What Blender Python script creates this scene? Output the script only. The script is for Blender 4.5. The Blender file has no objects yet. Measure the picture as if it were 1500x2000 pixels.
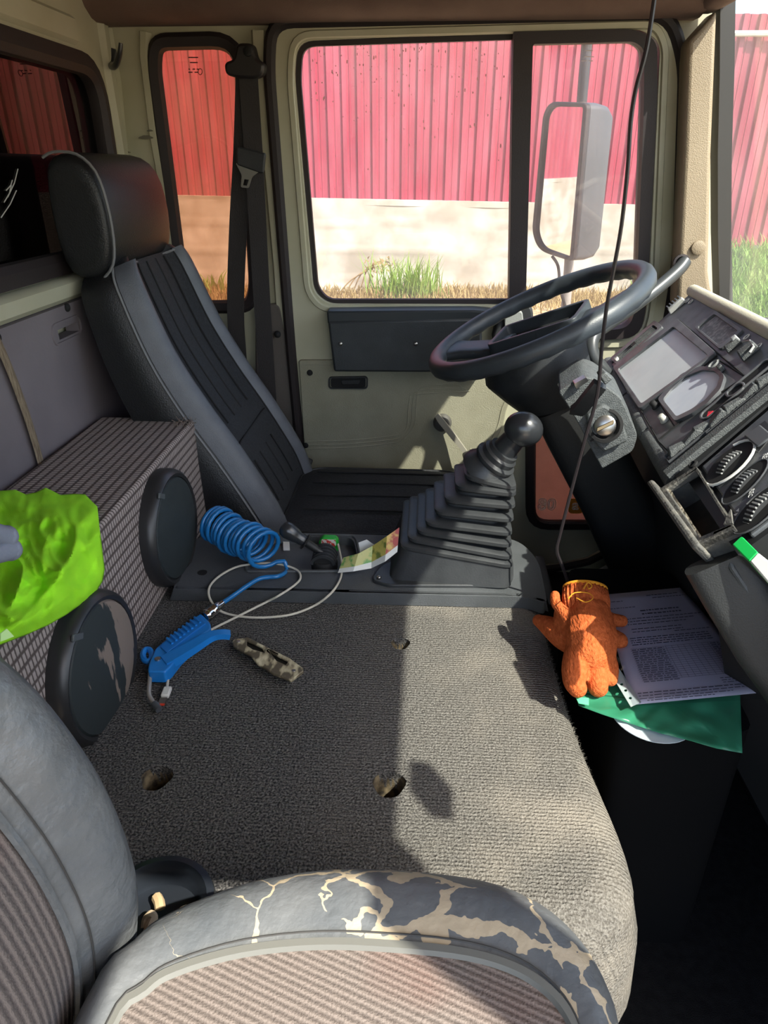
import bpy, bmesh, math, random
from math import sin, cos, pi, radians
from mathutils import Vector as V, Matrix, noise
random.seed(7)
S = bpy.context.scene
COL = S.collection
# ---------------------------------------------------------------- camera
FPX, TH, YW = 1350.0, radians(26.4), radians(3.5)     # focal length (px of a 1500x2000 frame), pitch down, yaw left
cd = bpy.data.cameras.new('camera'); cam = bpy.data.objects.new('camera', cd); COL.objects.link(cam)
cd.sensor_fit = 'VERTICAL'; cd.sensor_height = 24.0; cd.lens = 24.0 * FPX / 2000.0
cd.clip_start = 0.02; cd.clip_end = 300
cam.location = (0, 0, 0); cam.rotation_euler = (pi / 2 - TH, 0, YW)
S.camera = cam
# ---------------------------------------------------------------- sky, sun, exposure
w = bpy.data.worlds.new('sky'); S.world = w; w.use_nodes = True
nt = w.node_tree; bg = nt.nodes['Background']
sky = nt.nodes.new('ShaderNodeTexSky'); sky.sky_type = 'NISHITA'; sky.sun_disc = False
SUN_D = V((-1, 0.95, -1.65)).normalized()              # the way the light travels
sky.sun_elevation = math.asin(-SUN_D.z); sky.sun_rotation = math.atan2(-SUN_D.x, -SUN_D.y)
sky.air_density = 1.0; sky.dust_density = 2.0; sky.ozone_density = 1.0
nt.links.new(sky.outputs[0], bg.inputs[0]); bg.inputs[1].default_value = 0.34
sd = bpy.data.lights.new('sun', 'SUN'); so = bpy.data.objects.new('sun', sd); COL.objects.link(so)
sd.energy = 7.5; sd.angle = radians(0.6); sd.color = (1.0, 0.95, 0.86)
so.rotation_euler = SUN_D.to_track_quat('-Z', 'Y').to_euler(); so.location = (6, -4, 9)
vs = S.view_settings; vs.view_transform = 'Standard'; vs.look = 'None'; vs.gamma = 1.0; vs.use_curve_mapping = False
vs.exposure = 0.7
# ---------------------------------------------------------------- rays: image point -> point on a real plane
def ray(px, py):
    u = (px - 750) / FPX; v = (1000 - py) / FPX
    F = cos(TH) + v * sin(TH); Z = -sin(TH) + v * cos(TH)
    return V((-F * sin(YW) + u * cos(YW), F * cos(YW) + u * sin(YW), Z))
def PX(px, py, X): r = ray(px, py); return r * (X / r.x)
def PY(px, py, Y): r = ray(px, py); return r * (Y / r.y)
def PZ(px, py, Z): r = ray(px, py); return r * (Z / r.z)
def PP(px, py, o, n): r = ray(px, py); return r * (o.dot(n) / r.dot(n))
# ---------------------------------------------------------------- mesh building
def lin(c):
    if isinstance(c, str):
        c = [int(c[i:i + 2], 16) / 255 for i in (0, 2, 4)]
    return tuple((x / 12.92 if x <= .04045 else ((x + .055) / 1.055) ** 2.4) for x in c)
class MB:
    def __init__(s): s.v = []; s.f = []
    def add(s, vs, fs):
        o = len(s.v); s.v += [V(p) for p in vs]; s.f += [tuple(i + o for i in f) for f in fs]; return s
    def box(s, c, size, rot=None, taper=1.0):
        c = V(c); a, b, d = (x / 2 for x in size); R = rot or Matrix.Identity(3)
        vs = []
        for z in (-d, d):
            k = taper if z > 0 else 1
            vs += [c + R @ V((x * k, y * k, z)) for x, y in ((-a, -b), (a, -b), (a, b), (-a, b))]
        return s.add(vs, [(3, 2, 1, 0), (4, 5, 6, 7), (0, 1, 5, 4), (1, 2, 6, 5), (2, 3, 7, 6), (3, 0, 4, 7)])
    def loft(s, rings, cap0=True, cap1=True, closed=False, ringclosed=True):
        n = len(rings[0]); o = len(s.v); m = len(rings)
        for r in rings: s.v += [V(p) for p in r]
        for i in range(m if closed else m - 1):
            a = o + i * n; b = o + ((i + 1) % m) * n
            for j in range(n if ringclosed else n - 1):
                k = (j + 1) % n; s.f.append((a + j, a + k, b + k, b + j))
        if not closed and ringclosed:
            if cap0: s.f.append(tuple(o + j for j in reversed(range(n))))
            if cap1: s.f.append(tuple(o + (m - 1) * n + j for j in range(n)))
        return s
    def sweep(s, path, prof, up=None, closed=False, caps=True, scale=None):
        path = [V(p) for p in path]; n = len(path); rings = []; nrm = None
        for i, p in enumerate(path):
            if closed: t = path[(i + 1) % n] - path[i - 1]
            else: t = path[min(i + 1, n - 1)] - path[max(i - 1, 0)]
            t = t.normalized() if t.length > 1e-9 else V((0, 0, 1))
            if up is not None: N = V(up)
            else:
                if nrm is None: nrm = V((0, 0, 1)) if abs(t.z) < .9 else V((1, 0, 0))
                N = nrm
            N = (N - t * N.dot(t)).normalized(); nrm = N
            B = t.cross(N); k = scale[i] if scale else 1
            rings.append([p + B * a * k + N * b * k for a, b in prof])
        return s.loft(rings, caps, caps, closed)
    def tube(s, path, r, seg=8, closed=False, scale=None, up=None):
        return s.sweep(path, [(r * cos(2 * pi * k / seg), r * sin(2 * pi * k / seg)) for k in range(seg)], up, closed, True, scale)
    def plate(s, outer, holes, vec):
        vec = V(vec); loops = []
        for l in [outer] + list(holes):
            q = []
            for p in l:
                p = V(p)
                if not q or (p - q[-1]).length > 1e-5: q.append(p)
            if (q[0] - q[-1]).length < 1e-5: q.pop()
            loops.append(q)
        pts = [p for l in loops for p in l]; n = len(pts)
        bm = bmesh.new(); es = []
        for l in loops:
            vv = [bm.verts.new(p) for p in l]; es += [bm.edges.new((vv[i], vv[(i + 1) % len(vv)])) for i in range(len(vv))]
        bm.verts.index_update()
        bmesh.ops.triangle_fill(bm, use_beauty=True, use_dissolve=False, edges=es)
        tris = [[v.index for v in f.verts] for f in bm.faces]; bm.free()
        s2 = [tuple(t) for t in tris]
        fs = s2 + [tuple(i + n for i in reversed(t)) for t in s2]; k = 0
        for l in loops:
            m = len(l)
            for i in range(m): a = k + i; b = k + (i + 1) % m; fs.append((a, b, b + n, a + n))
            k += m
        return s.add(pts + [p + vec for p in pts], fs)
    def prism(s, poly, vec): 
        n = len(poly); vec = V(vec); p = [V(q) for q in poly]
        return s.loft([p, [q + vec for q in p]])
    def ball(s, c, r, seg=14, rings=9, R=None):
        c = V(c); r = (r, r, r) if not hasattr(r, '__len__') else r; R = R or Matrix.Identity(3)
        rs = []
        for i in range(rings + 1):
            a = -pi / 2 + pi * i / rings; q = max(cos(a), .02)
            rs.append([c + R @ V((r[0] * q * cos(2 * pi * j / seg), r[1] * q * sin(2 * pi * j / seg), r[2] * sin(a))) for j in range(seg)])
        return s.loft(rs)
    def lathe(s, o, ax, prof, seg=24, closed=False, cap0=True):
        o = V(o); ax = V(ax).normalized(); a = ax.orthogonal().normalized(); b = ax.cross(a)
        return s.loft([[o + ax * h + (a * cos(2 * pi * j / seg) + b * sin(2 * pi * j / seg)) * max(r, 1e-4) for j in range(seg)] for r, h in prof], cap0, True, closed)
    def grid(s, fn, nu, nv):
        o = len(s.v)
        for i in range(nu + 1):
            for j in range(nv + 1): s.v.append(V(fn(i / nu, j / nv)))
        for i in range(nu):
            for j in range(nv):
                a = o + i * (nv + 1) + j; s.f.append((a, a + nv + 1, a + nv + 2, a + 1))
        return s
    def build(s, name, mat, parent=None, smooth=40, bevel=0, bseg=2, sub=0, solid=0, fix=True, weld=0):
        off = V((0, 0, 0)); p = parent
        while p is not None: off += p.location; p = p.parent
        if parent is None:
            xs = [min(q[i] for q in s.v) for i in range(3)]; ys = [max(q[i] for q in s.v) for i in range(3)]
            off = V(((xs[0] + ys[0]) / 2, (xs[1] + ys[1]) / 2, xs[2]))
        me = bpy.data.meshes.new(name)
        me.from_pydata([q - off for q in s.v], [], s.f); me.validate()
        if fix or weld:
            bm = bmesh.new(); bm.from_mesh(me)
            if weld: bmesh.ops.remove_doubles(bm, verts=bm.verts, dist=weld)
            if fix: bmesh.ops.recalc_face_normals(bm, faces=bm.faces)
            bm.to_mesh(me); bm.free()
        if smooth:
            me.polygons.foreach_set('use_smooth', [True] * len(me.polygons)); me.set_sharp_from_angle(angle=radians(smooth))
        for m in (mat if isinstance(mat, (list, tuple)) else [mat]): me.materials.append(m)
        o = bpy.data.objects.new(name, me); COL.objects.link(o)
        if parent is None: o.location = off
        else: o.parent = parent
        if solid: m = o.modifiers.new('solid', 'SOLIDIFY'); m.thickness = solid; m.offset = 0
        if bevel: m = o.modifiers.new('bevel', 'BEVEL'); m.width = bevel; m.segments = bseg; m.limit_method = 'ANGLE'; m.angle_limit = radians(35); m.harden_normals = False
        if sub: m = o.modifiers.new('sub', 'SUBSURF'); m.levels = sub; m.render_levels = sub
        return o
def tag(o, label, cat, group=None, kind=None):
    o['label'] = label; o['category'] = cat
    if group: o['group'] = group
    if kind: o['kind'] = kind
    return o
def thing(name, loc, label, cat, group=None):
    o = bpy.data.objects.new(name, None); o.empty_display_size = .05; COL.objects.link(o); o.location = V(loc)
    return tag(o, label, cat, group)
def struct(o): o['kind'] = 'structure'; return o
def root(name, loc):
    o = bpy.data.objects.new(name, None); o.empty_display_size = .05; COL.objects.link(o); o.location = V(loc); return struct(o)
def round_poly(pts, r, seg=5):
    out = []; n = len(pts)
    for i in range(n):
        p = V(pts[i][:2]).to_2d(); a = V(pts[i - 1][:2]).to_2d(); b = V(pts[(i + 1) % n][:2]).to_2d()
        rr = pts[i][2] if len(pts[i]) > 2 else r
        d1 = a - p; d2 = b - p; l = min(rr, d1.length * .48, d2.length * .48)
        if l < .01: out.append((p.x, p.y)); continue
        q1 = p + d1.normalized() * l; q2 = p + d2.normalized() * l
        for k in range(seg + 1):
            t = k / seg; q = q1 * (1 - t) ** 2 + p * 2 * t * (1 - t) + q2 * t * t; out.append((q.x, q.y))
    return out
def spline(pts, n=8, closed=False):
    pts = [V(p) for p in pts]; m = len(pts); out = []
    for i in range(m if closed else m - 1):
        if closed: a, b, c, d = (pts[(i + k - 1) % m] for k in range(4))
        else: a, b, c, d = pts[max(i - 1, 0)], pts[i], pts[i + 1], pts[min(i + 2, m - 1)]
        for k in range(n):
            t = k / n
            out.append(.5 * (2 * b + (c - a) * t + (2 * a - 5 * b + 4 * c - d) * t * t + (3 * b - a - 3 * c + d) * t ** 3))
    if not closed: out.append(pts[-1])
    return out
def rrect(w, h, r, seg=3):
    return round_poly([(-w / 2, -h / 2), (w / 2, -h / 2), (w / 2, h / 2), (-w / 2, h / 2)], r, seg)
def nz(p, s=1.0): return noise.noise(V(p) * s)
# ---------------------------------------------------------------- materials
def mat(name, col, rough=.5, col2=None, ns=20, lo=.35, hi=.65, bump=0, bs=200, metal=0, spec=.5, stretch=None, coat=0, sheen=0, detail=4, bstretch=None, transl=0, alpha=1):
    m = bpy.data.materials.new(name); m.use_nodes = True; t = m.node_tree; N = t.nodes; L = t.links
    b = N['Principled BSDF']; c = lin(col) + (1,)
    b.inputs['Base Color'].default_value = c; b.inputs['Roughness'].default_value = rough
    b.inputs['Metallic'].default_value = metal; b.inputs['Specular IOR Level'].default_value = spec
    b.inputs['Coat Weight'].default_value = coat; b.inputs['Sheen Weight'].default_value = sheen
    tc = N.new('ShaderNodeTexCoord')
    def co(st):
        if not st: return tc.outputs['Object']
        mp = N.new('ShaderNodeMapping'); mp.inputs['Scale'].default_value = st; L.new(tc.outputs['Object'], mp.inputs[0]); return mp.outputs[0]
    if col2:
        n = N.new('ShaderNodeTexNoise'); n.inputs['Scale'].default_value = ns; n.inputs['Detail'].default_value = detail; L.new(co(stretch), n.inputs[0])
        r = N.new('ShaderNodeValToRGB'); r.color_ramp.elements[0].position = lo; r.color_ramp.elements[1].position = hi
        r.color_ramp.elements[0].color = c; r.color_ramp.elements[1].color = lin(col2) + (1,)
        L.new(n.outputs[0], r.inputs[0]); L.new(r.outputs[0], b.inputs['Base Color'])
    if bump:
        n = N.new('ShaderNodeTexNoise'); n.inputs['Scale'].default_value = bs; n.inputs['Detail'].default_value = 3; L.new(co(bstretch), n.inputs[0])
        k = N.new('ShaderNodeBump'); k.inputs['Strength'].default_value = bump; k.inputs['Distance'].default_value = .004
        L.new(n.outputs[0], k.inputs['Height']); L.new(k.outputs[0], b.inputs['Normal'])
    if transl:
        tr = N.new('ShaderNodeBsdfTranslucent'); tr.inputs[0].default_value = c
        mx = N.new('ShaderNodeMixShader'); mx.inputs[0].default_value = transl
        L.new(b.outputs[0], mx.inputs[1]); L.new(tr.outputs[0], mx.inputs[2]); L.new(mx.outputs[0], N['Material Output'].inputs[0])
    if alpha < 1: b.inputs['Alpha'].default_value = alpha
    return m
def glass(name, tint='FFFFFF', dirt=.03, dirtcol='D8D0C4', k=.96, ds=6, f0=.04):
    m = bpy.data.materials.new(name); m.use_nodes = True; t = m.node_tree; N = t.nodes; L = t.links; N.remove(N['Principled BSDF'])
    tr = N.new('ShaderNodeBsdfTransparent'); tr.inputs[0].default_value = lin(tint) + (1,)
    gl = N.new('ShaderNodeBsdfGlossy'); gl.inputs['Roughness'].default_value = .0
    lw = N.new('ShaderNodeLayerWeight'); lw.inputs[0].default_value = .5
    p = N.new('ShaderNodeMath'); p.operation = 'POWER'; p.inputs[1].default_value = 5; L.new(lw.outputs['Facing'], p.inputs[0])
    q = N.new('ShaderNodeMath'); q.operation = 'MULTIPLY_ADD'; q.inputs[1].default_value = k; q.inputs[2].default_value = f0; L.new(p.outputs[0], q.inputs[0])
    mx = N.new('ShaderNodeMixShader'); L.new(q.outputs[0], mx.inputs[0]); L.new(tr.outputs[0], mx.inputs[1]); L.new(gl.outputs[0], mx.inputs[2])
    out = mx
    if dirt:
        tc = N.new('ShaderNodeTexCoord'); n = N.new('ShaderNodeTexNoise'); n.inputs['Scale'].default_value = ds; n.inputs['Detail'].default_value = 6; L.new(tc.outputs['Object'], n.inputs[0])
        d = N.new('ShaderNodeBsdfTranslucent'); d.inputs[0].default_value = lin(dirtcol) + (1,)
        mm = N.new('ShaderNodeMath'); mm.operation = 'MULTIPLY'; mm.inputs[1].default_value = dirt * 2; L.new(n.outputs[0], mm.inputs[0])
        m2 = N.new('ShaderNodeMixShader'); L.new(mm.outputs[0], m2.inputs[0]); L.new(mx.outputs[0], m2.inputs[1]); L.new(d.outputs[0], m2.inputs[2]); out = m2
    L.new(out.outputs[0], N['Material Output'].inputs[0]); return m
cream = mat('cream_paint', 'BDBBA4', .42, 'AFAC92', 5, bump=.05, bs=40)
rubber = mat('black_rubber', '2A2324', .6, bump=.1, bs=300)
blackp = mat('black_plastic', '26282A', .5, '2E3032', 30, bump=.25, bs=700)
darkp = mat('dark_grey_plastic', '484B4D', .5, '525558', 12, bump=.3, bs=600)
matte = mat('matte_black', '151516', .8)
steel = mat('brushed_steel', 'B9B6B0', .3, metal=1)
chrome = mat('chrome', 'D8D8D8', .12, metal=1)
whitep = mat('white_plastic', 'D9D7CF', .4)
liner = mat('brown_headliner', '6A554D', .85, '776258', 8, bump=.25, bs=500)
fabricdark = mat('black_floor_carpet', '171718', .95, '1F1F20', 60, bump=.6, bs=500, spec=.1)
cardm = mat('greige_vinyl', '9E9B87', .5, '908D79', 7, bump=.3, bs=350)
mauve = mat('mauve_grey_panel', '6E6669', .7, '7E7578', 4, bump=.1, bs=150)
tan = mat('tan_pillar_plastic', '95866F', .55, '857660', 6, bump=.4, bs=450, stretch=(1, 1, .3))
redm = mat('dusty_red_sheet', '8F2F44', .5, 'A54E60', 2.2, lo=.4, hi=.75, stretch=(3, 3, .6))
conc = mat('white_washed_concrete', 'C0BDB4', .85, '9F998C', 3.5, bump=1.0, bs=9)
earth = mat('dry_sandy_ground', 'BBA487', .95, 'A08A66', 1.6, bump=.6, bs=6)
drygrass = mat('dry_grass', 'A8966A', .8, '8A7B4C', 3, transl=.3)
greengrass = mat('green_grass', '6F9A3A', .7, '93A85A', 2, transl=.35)
# ---------------------------------------------------------------- cab planes
RX = -.80                                            # rear wall
DO, DN = V((0, 2.0, -.33)), V((0, 1, .06))           # driver's door skin, leaning in a little
def DP(px, py, off=0.0): return PP(px, py, DO + V((0, -off, 0)), DN)
def dq(pts, r=0, off=0.0, seg=5): return [DP(x, y, off) for x, y in (round_poly(pts, r, seg) if r else pts)]
DV = V((0, 1, .06)).normalized()
UPD = -DV                                            # out of the door, towards the cab
# ---- floor, ceiling, walls
f_ = MB().box((-.0, .95, -1.275), (1.9, 2.3, .05)).build('floor', fabricdark); struct(f_)
c_ = MB().plate([V(p) for p in ((-.86, -.48, .36), (.33, -.48, .36), (.33, -.12, .36), (.62, -.12, .36), (.62, 2.02, .36), (-.86, 2.02, .36))], [], (0, 0, .06))  # outline jogs out over the passenger side; overhang added to shade the seat back
c_.loft([[V((x, 1.86 + a, .36 - b)) for a, b in ((0, 0), (.02, .028), (.05, .045), (.09, .052), (.14, .05), (.14, .0))] for x in (-.84, -.4, 0, .4, .6)])
ceil = c_.build('ceiling', liner); struct(ceil)
hd = MB().sweep([(.612, -.12, .345), (.612, 1.95, .345)], rrect(.06, .06, .025), up=(0, 0, 1)).build('trim_1', liner, None); struct(hd)
# rear wall with its window
def RP(px, py, off=0): return PX(px, py, RX + off)
def yz(pts, r, x, seg=6): return [V((x, a, b)) for a, b in round_poly(pts, r, seg)]
RW = [(.25, -.185), (1.875, -.185), (1.875, .215), (.25, .215)]
rw = MB().plate([V((RX, y, z)) for y, z in ((-.2, -1.25), (2.05, -1.25), (2.05, .4), (-.2, .4))], [yz(RW, .09, RX)], (-.04, 0, 0))
wr = rw.build('wall_rear', cream, smooth=30); struct(wr)
# ribs and bead pressed into the rear wall
rb = MB()
rb.sweep([V((RX, y, .275)) for y in (.2, 1.0, 1.8)], [(-.03, -.002), (-.02, .01), (.02, .01), (.03, -.002)], up=(1, 0, 0))
rb.sweep(spline([(RX, 1.96, .4), (RX, 1.955, .25), (RX, 1.965, 0), (RX, 1.96, -.25)], 4), [(-.022, -.003), (-.012, .014), (.012, .014), (.022, -.003)], up=(1, 0, 0))
rb.build('pressed_rib', cream, wr)
g = MB().sweep(yz(RW, .09, RX), [(-.024, -.004), (-.022, .012), (-.008, .022), (.02, .018), (.026, -.01), (.02, -.03), (-.01, -.03)], up=(1, 0, 0), closed=True)
g.build('window_gasket', rubber, wr)
wn = root('window_2', (RX, 1.06, .015))
MB().plate(yz([(.26, -.175), (1.865, -.175), (1.865, .205), (.26, .205)], .08, RX - .014), [], (-.004, 0, 0)).build('glass_pane', glass('rear_glass', '4E4A48', .01, k=1.0, f0=.10), wn, fix=True)
# scratches on the rear glass
sc = MB()
for a, b in (((15, 385), (35, 330)), ((2, 425), (32, 372)), ((8, 395), (22, 362)), ((12, 372), (24, 352))):
    sc.tube([PX(a[0], a[1], RX - .012), PX((a[0] + b[0]) / 2 + 3, (a[1] + b[1]) / 2, RX - .012), PX(b[0], b[1], RX - .012)], .0012, 5)
sc.build('scratch', mat('scratch_white', 'B9B9B4', .7), wn)
# the ledge and the lower padded panel
lg = MB().sweep([(RX, .1, -.232), (RX, 1.99, -.232)], [(-.022, 0), (-.022, .03), (-.014, .04), (.012, .04), (.022, .03), (.024, 0)], up=(1, 0, 0)).build('trim_2', cream, None); struct(lg)
lp = MB().plate([V((RX + .04, y, z)) for y, z in ((-.1, -1.2), (1.93, -1.2), (1.93, -.256), (-.1, -.256))], [[V((RX + .04, y, z)) for y, z in ((1.40, -.318), (1.49, -.318), (1.49, -.298), (1.40, -.298))]], (-.03, 0, 0))
lpo = lp.build('trim_3', mauve); struct(lpo)
fr = MB().sweep(yz([(1.375, -.325), (1.50, -.325), (1.50, -.285), (1.375, -.285)], .018, RX + .04), [(-.003, -.001), (-.002, .003), (.002, .003), (.003, -.001)], up=(1, 0, 0), closed=True)
fr.build('slot_handle', mauve, lpo)
for y, z in ((1.455, -.262), (1.19, -.268), (1.80, -.30)): MB().ball((RX + .041, y, z), (.006, .009, .009)).build('screw_cap', matte, lpo)
# cargo body close behind the rear glass
bx = MB().box((-1.25, 1.0, -.2), (.06, 2.6, 3.4)); 
for k in range(9): bx.box((-1.21, -.1 + k * .28, -.2), (.02, .04, 3.3))
tag(bx.build('cargo_body', mat('dark_cargo_body', '1B1B1C', .6)), 'dark cargo body wall seen close behind the rear glass', 'truck body')
# ---- driver's side of the body
QW = [(300, 130, 40), (305, 82, 40), (462, 78, 50), (478, 200, 60), (497, 560, 30), (488, 598, 25), (380, 600, 40), (352, 530, 60)]
QG = [(319, 140, 30), (322, 107, 30), (440, 107, 40), (458, 200, 40), (492, 555, 25), (486, 578, 20), (392, 576, 40), (368, 500, 60)]
DOOR = [(526, 130, 80), (532, 42, 60), (1305, 24, 80), (1335, 120, 60), (1322, 520, 80), (1290, 700, 200), (1225, 1090, 120), (640, 1160, 80), (604, 1040, 80), (572, 720, 100)]
bo = -.03
wl = MB().plate([V((x, 2.0 - .06 * (z + .33) + .03, z)) for x, z in ((-.86, -1.3), (1.2, -1.3), (.82, -.36), (.64, .42), (-.86, .42))], [dq(QW, 1, bo), dq(DOOR, 1, bo)], DV * .05)
wlo = wl.build('wall_left', cream, smooth=30); struct(wlo)
sl = MB().sweep(dq(DOOR, 1, bo + .022), [(-.014, -.022), (-.015, .008), (-.006, .018), (.006, .018), (.015, .008), (.014, -.022)], up=UPD, closed=True)
sl.build('door_seal', rubber, wlo)
qg = MB().sweep(dq(QW, 1, bo), [(-.016, -.02), (-.018, .006), (-.008, .014), (.012, .010), (.018, -.006), (.012, -.02)], up=UPD, closed=True)
qg.build('window_gasket', rubber, wlo)
# pressed beads of the corner pillar
pb = MB()
pb.sweep([DP(x, y, bo) for x, y in ((208, 55), (226, 160), (240, 300), (252, 420), (262, 520))], [(-.016, -.003), (-.008, .012), (.008, .012), (.016, -.003)], up=UPD)
pb.sweep([DP(x, y, bo) for x, y in ((282, 62), (282, 110), (300, 260), (330, 430), (350, 560))], [(-.02, -.004), (-.008, .013), (.006, .013), (.014, -.004)], up=UPD)
pb.sweep([DP(x, y, bo) for x, y in ((505, 60), (508, 140), (528, 330), (545, 520), (556, 700))], [(-.03, -.004), (-.016, .02), (.01, .02), (.02, -.004)], up=UPD)
pb.build('pressed_bead', cream, wlo)
MB().prism(dq([(498, 600), (545, 592), (570, 720), (575, 900), (500, 900)], 14, bo + .022), DV * .02).build('pillar_trim', mat('grey_brown_trim', '5E5752', .6, bump=.2, bs=400), wlo, bevel=.004)
MB().ball(DP(542, 653, .01), .010).build('screw_cap', matte, wlo)
# dark scuffs on the pillar paint: small worn patches
scf = MB()
for x, y, a, b in ((238, 283, 9, 3), (243, 297, 12, 2.2), (285, 268, 14, 4), (293, 255, 6, 2)):
    scf.prism([DP(x + a * cos(t) * (1 + .3 * sin(3 * t)), y + b * sin(t), bo + .0145) for t in [k * pi / 5 for k in range(10)]], -DV * .0006)
scf.build('scuff_mark', mat('scuff', '6E6A5C', .8), wlo)
# ---- quarter window
w1 = root('window_1', DP(410, 340, bo))
MB().plate(dq(QG and QW, 1, bo - .008), [], DV * .004).build('glass_pane', glass('bronze_glass', 'DCC4B2', .16, 'C9A078'), w1)
tx = MB()
tp = lambda x, y: DP(x, y, bo - .006)
def strip(mb, x0, y0, x1, h, f=tp, n=DV * .0008): mb.prism([f(x0, y0), f(x1, y0), f(x1, y0 + h), f(x0, y0 + h)], n)
for x0, y0, x1 in ((368, 111, 387), (371, 121, 386), (368, 134, 371), (376, 134, 381), (384, 134, 388), (368, 140, 376), (380, 140, 387)): strip(tx, x0, y0, x1, 2.2)
tx.sweep([DP(391 + 4 * cos(t), 140 + 6 * sin(t), bo - .006) for t in [k * pi / 6 for k in range(12)]], [(-.0008, -.0004), (.0008, -.0004), (.0008, .0004), (-.0008, .0004)], up=DV, closed=True)
tx.build('glass_marking', mat('etched_mark', '55332C', .6), w1)
# ---- the driver's door
door = root('door_1', DP(850, 800))
HOLE = [(574, 140, 30), (582, 80, 36), (1000, 62, 10), (1245, 55, 60), (1290, 80, 60), (1284, 200, 60), (1266, 590, 80), (1250, 660, 60), (1100, 668, 60), (1022, 655, 50), (1002, 596, 20), (640, 594, 30), (612, 570, 30)]
DIN = [(534, 132, 76), (541, 48, 56), (1298, 30, 76), (1327, 120, 60), (1314, 520, 80), (1282, 700, 200), (1218, 1084, 116), (646, 1152, 80), (611, 1035, 80), (578, 718, 100)]
KW = [(1036, 800, 30), (1255, 800, 30), (1240, 1025, 30), (1036, 1025, 36)]
dp = MB().plate(dq(DIN, 1), [dq(HOLE, 1), dq(KW, 1)], DV * .045); dp.build('door_skin', cream, door, smooth=30, bevel=.005)
st = MB().sweep(dq([(566, 145, 40), (574, 68, 40), (1280, 48, 60), (1300, 90, 60), (1280, 560, 80), (1262, 672, 60), (1010, 676, 50), (985, 606, 20), (628, 604, 40), (600, 570, 30)], 1), [(-.01, -.002), (-.006, .006), (.006, .006), (.01, -.002)], up=UPD, closed=True)
st.build('frame_bead', cream, door)
wg = MB().sweep(dq([(583, 150, 26), (588, 86, 30), (1005, 72, 4), (996, 588, 4), (640, 588, 24), (618, 562, 24)], 1, -.02), [(-.006, -.008), (-.006, .008), (.006, .008), (.006, -.008)], up=UPD, closed=True); wg.build('glass_run_channel', rubber, door)
dglass = glass('dusty_door_glass', 'F7F5F2', .085, 'E4DCD6', ds=7)
MB().plate(dq([(576, 150), (584, 78), (1010, 66), (1000, 594), (632, 594), (612, 564)], 0, -.03), [], DV * .004).build('glass_pane', dglass, door)
# dust flecks on the glass
fl = MB()
for i in range(150):
    x = random.uniform(600, 995); y = 85 + abs(random.gauss(0, 90)); y = y if y < 560 else random.uniform(90, 560)
    a = random.uniform(.5, 1.5); b = a * random.uniform(1, 3.5)
    fl.prism([DP(x + a * cos(t), y + b * sin(t), -.0285) for t in (0, 1.3, 2.6, 3.9, 5.2)], DV * .0004)
fl.build('dust_flecks', mat('dust_flecks', 'E9C9C6', .9, transl=.5), door)['kind'] = 'stuff'
# vent window: frame, bar, glass
VO = [(1003, 62, 2), (1240, 56, 44), (1284, 78, 50), (1284, 190, 60), (1264, 590, 80), (1250, 660, 50), (1100, 668, 50), (1020, 655, 50), (994, 600, 2)]
VI = [(1041, 86, 6), (1240, 81, 24), (1258, 96, 30), (1258, 200, 40), (1243, 590, 60), (1232, 640, 40), (1130, 652, 40), (1050, 645, 40), (1027, 590, 40)]
vf = MB().plate(dq(VO, 1, .012), [dq(VI, 1, .012)], DV * .05); vf.build('vent_window_frame', rubber, door, smooth=35, bevel=.006)
MB().plate(dq(VI, 1, -.018), [], DV * .004).build('vent_glass', dglass, door)
vl = MB()
for x0, y0, x1 in ((1143, 98, 1158), (1142, 110, 1160), (1136, 118, 1146), (1150, 118, 1158)): strip(vl, x0, y0, x1, 1.6, lambda x, y: DP(x, y, -.016))
vl.build('glass_marking', mat('pale_mark', 'D9C9C9', .6), door)
# vent latch block on the sill
lb = MB().prism(dq([(972, 620, 6), (1000, 596, 30), (1040, 592, 20), (1044, 640, 20), (1010, 668, 8), (960, 664, 8)], 1, .03), DV * .04); lb.build('vent_latch_block', blackp, door, bevel=.008)
MB().prism(dq([(985, 618, 8), (1020, 606, 8), (1024, 640, 8), (985, 650, 8)], 1, .038), DV * .01).build('latch_plate', mat('grey_pad', '8C8F8C', .5, bump=.3, bs=400), door, bevel=.003)
# black tray along the top of the door
tr = MB().prism(dq([(640, 628), (940, 622), (945, 735), (866, 728), (652, 727)], 0, .055), DV * .06)
tr.build('door_pull_rail', mat('rail_black', '33373A', .5, '3A3E41', 20, bump=.25, bs=600), door, bevel=.007)
MB().prism(dq([(638, 608), (925, 606), (1000, 612), (940, 628), (640, 634)], 0, .05), DV * .06).build('rail_lip', mat('rail_lip', '33383B', .45), door, bevel=.005)
for x in (665, 812): MB().ball(DP(x, 672, .056), (.006, .003, .006)).build('rail_screw', steel, door)
# door card with embossed lines
cp = [(583, 704, 6), (1010, 704, 8), (1024, 738, 8), (990, 795, 30), (984, 830, 20), (955, 890, 30), (940, 960, 30), (600, 960, 10)]
MB().prism(dq(cp, 1, .012), DV * .014).build('door_card', cardm, door, bevel=.003)
em = MB()
for k in range(3):
    d = k * 7
    for pts in ([(596, 862 + d), (680, 860 + d), (760, 852 + d), (785, 845 + d), (795 + d, 830), (800 + d, 780), (812 + d, 770 - d), (905 - d, 765 - d), (918 - d, 762)], ):
        em.tube(spline([DP(x, y, .012) for x, y in pts], 5), .0016, 6)
em.tube(dq([(588, 712, 8), (1003, 712, 8), (1012, 738, 8), (980, 795, 30), (974, 830, 20), (945, 890, 30)], 1, .012)[3:], .002, 6)
em.build('embossed_line', cardm, door)
for x, y in ((605, 728), (597, 870)): MB().ball(DP(x, y, .014), (.009, .005, .009)).build('card_clip', matte, door)
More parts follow.
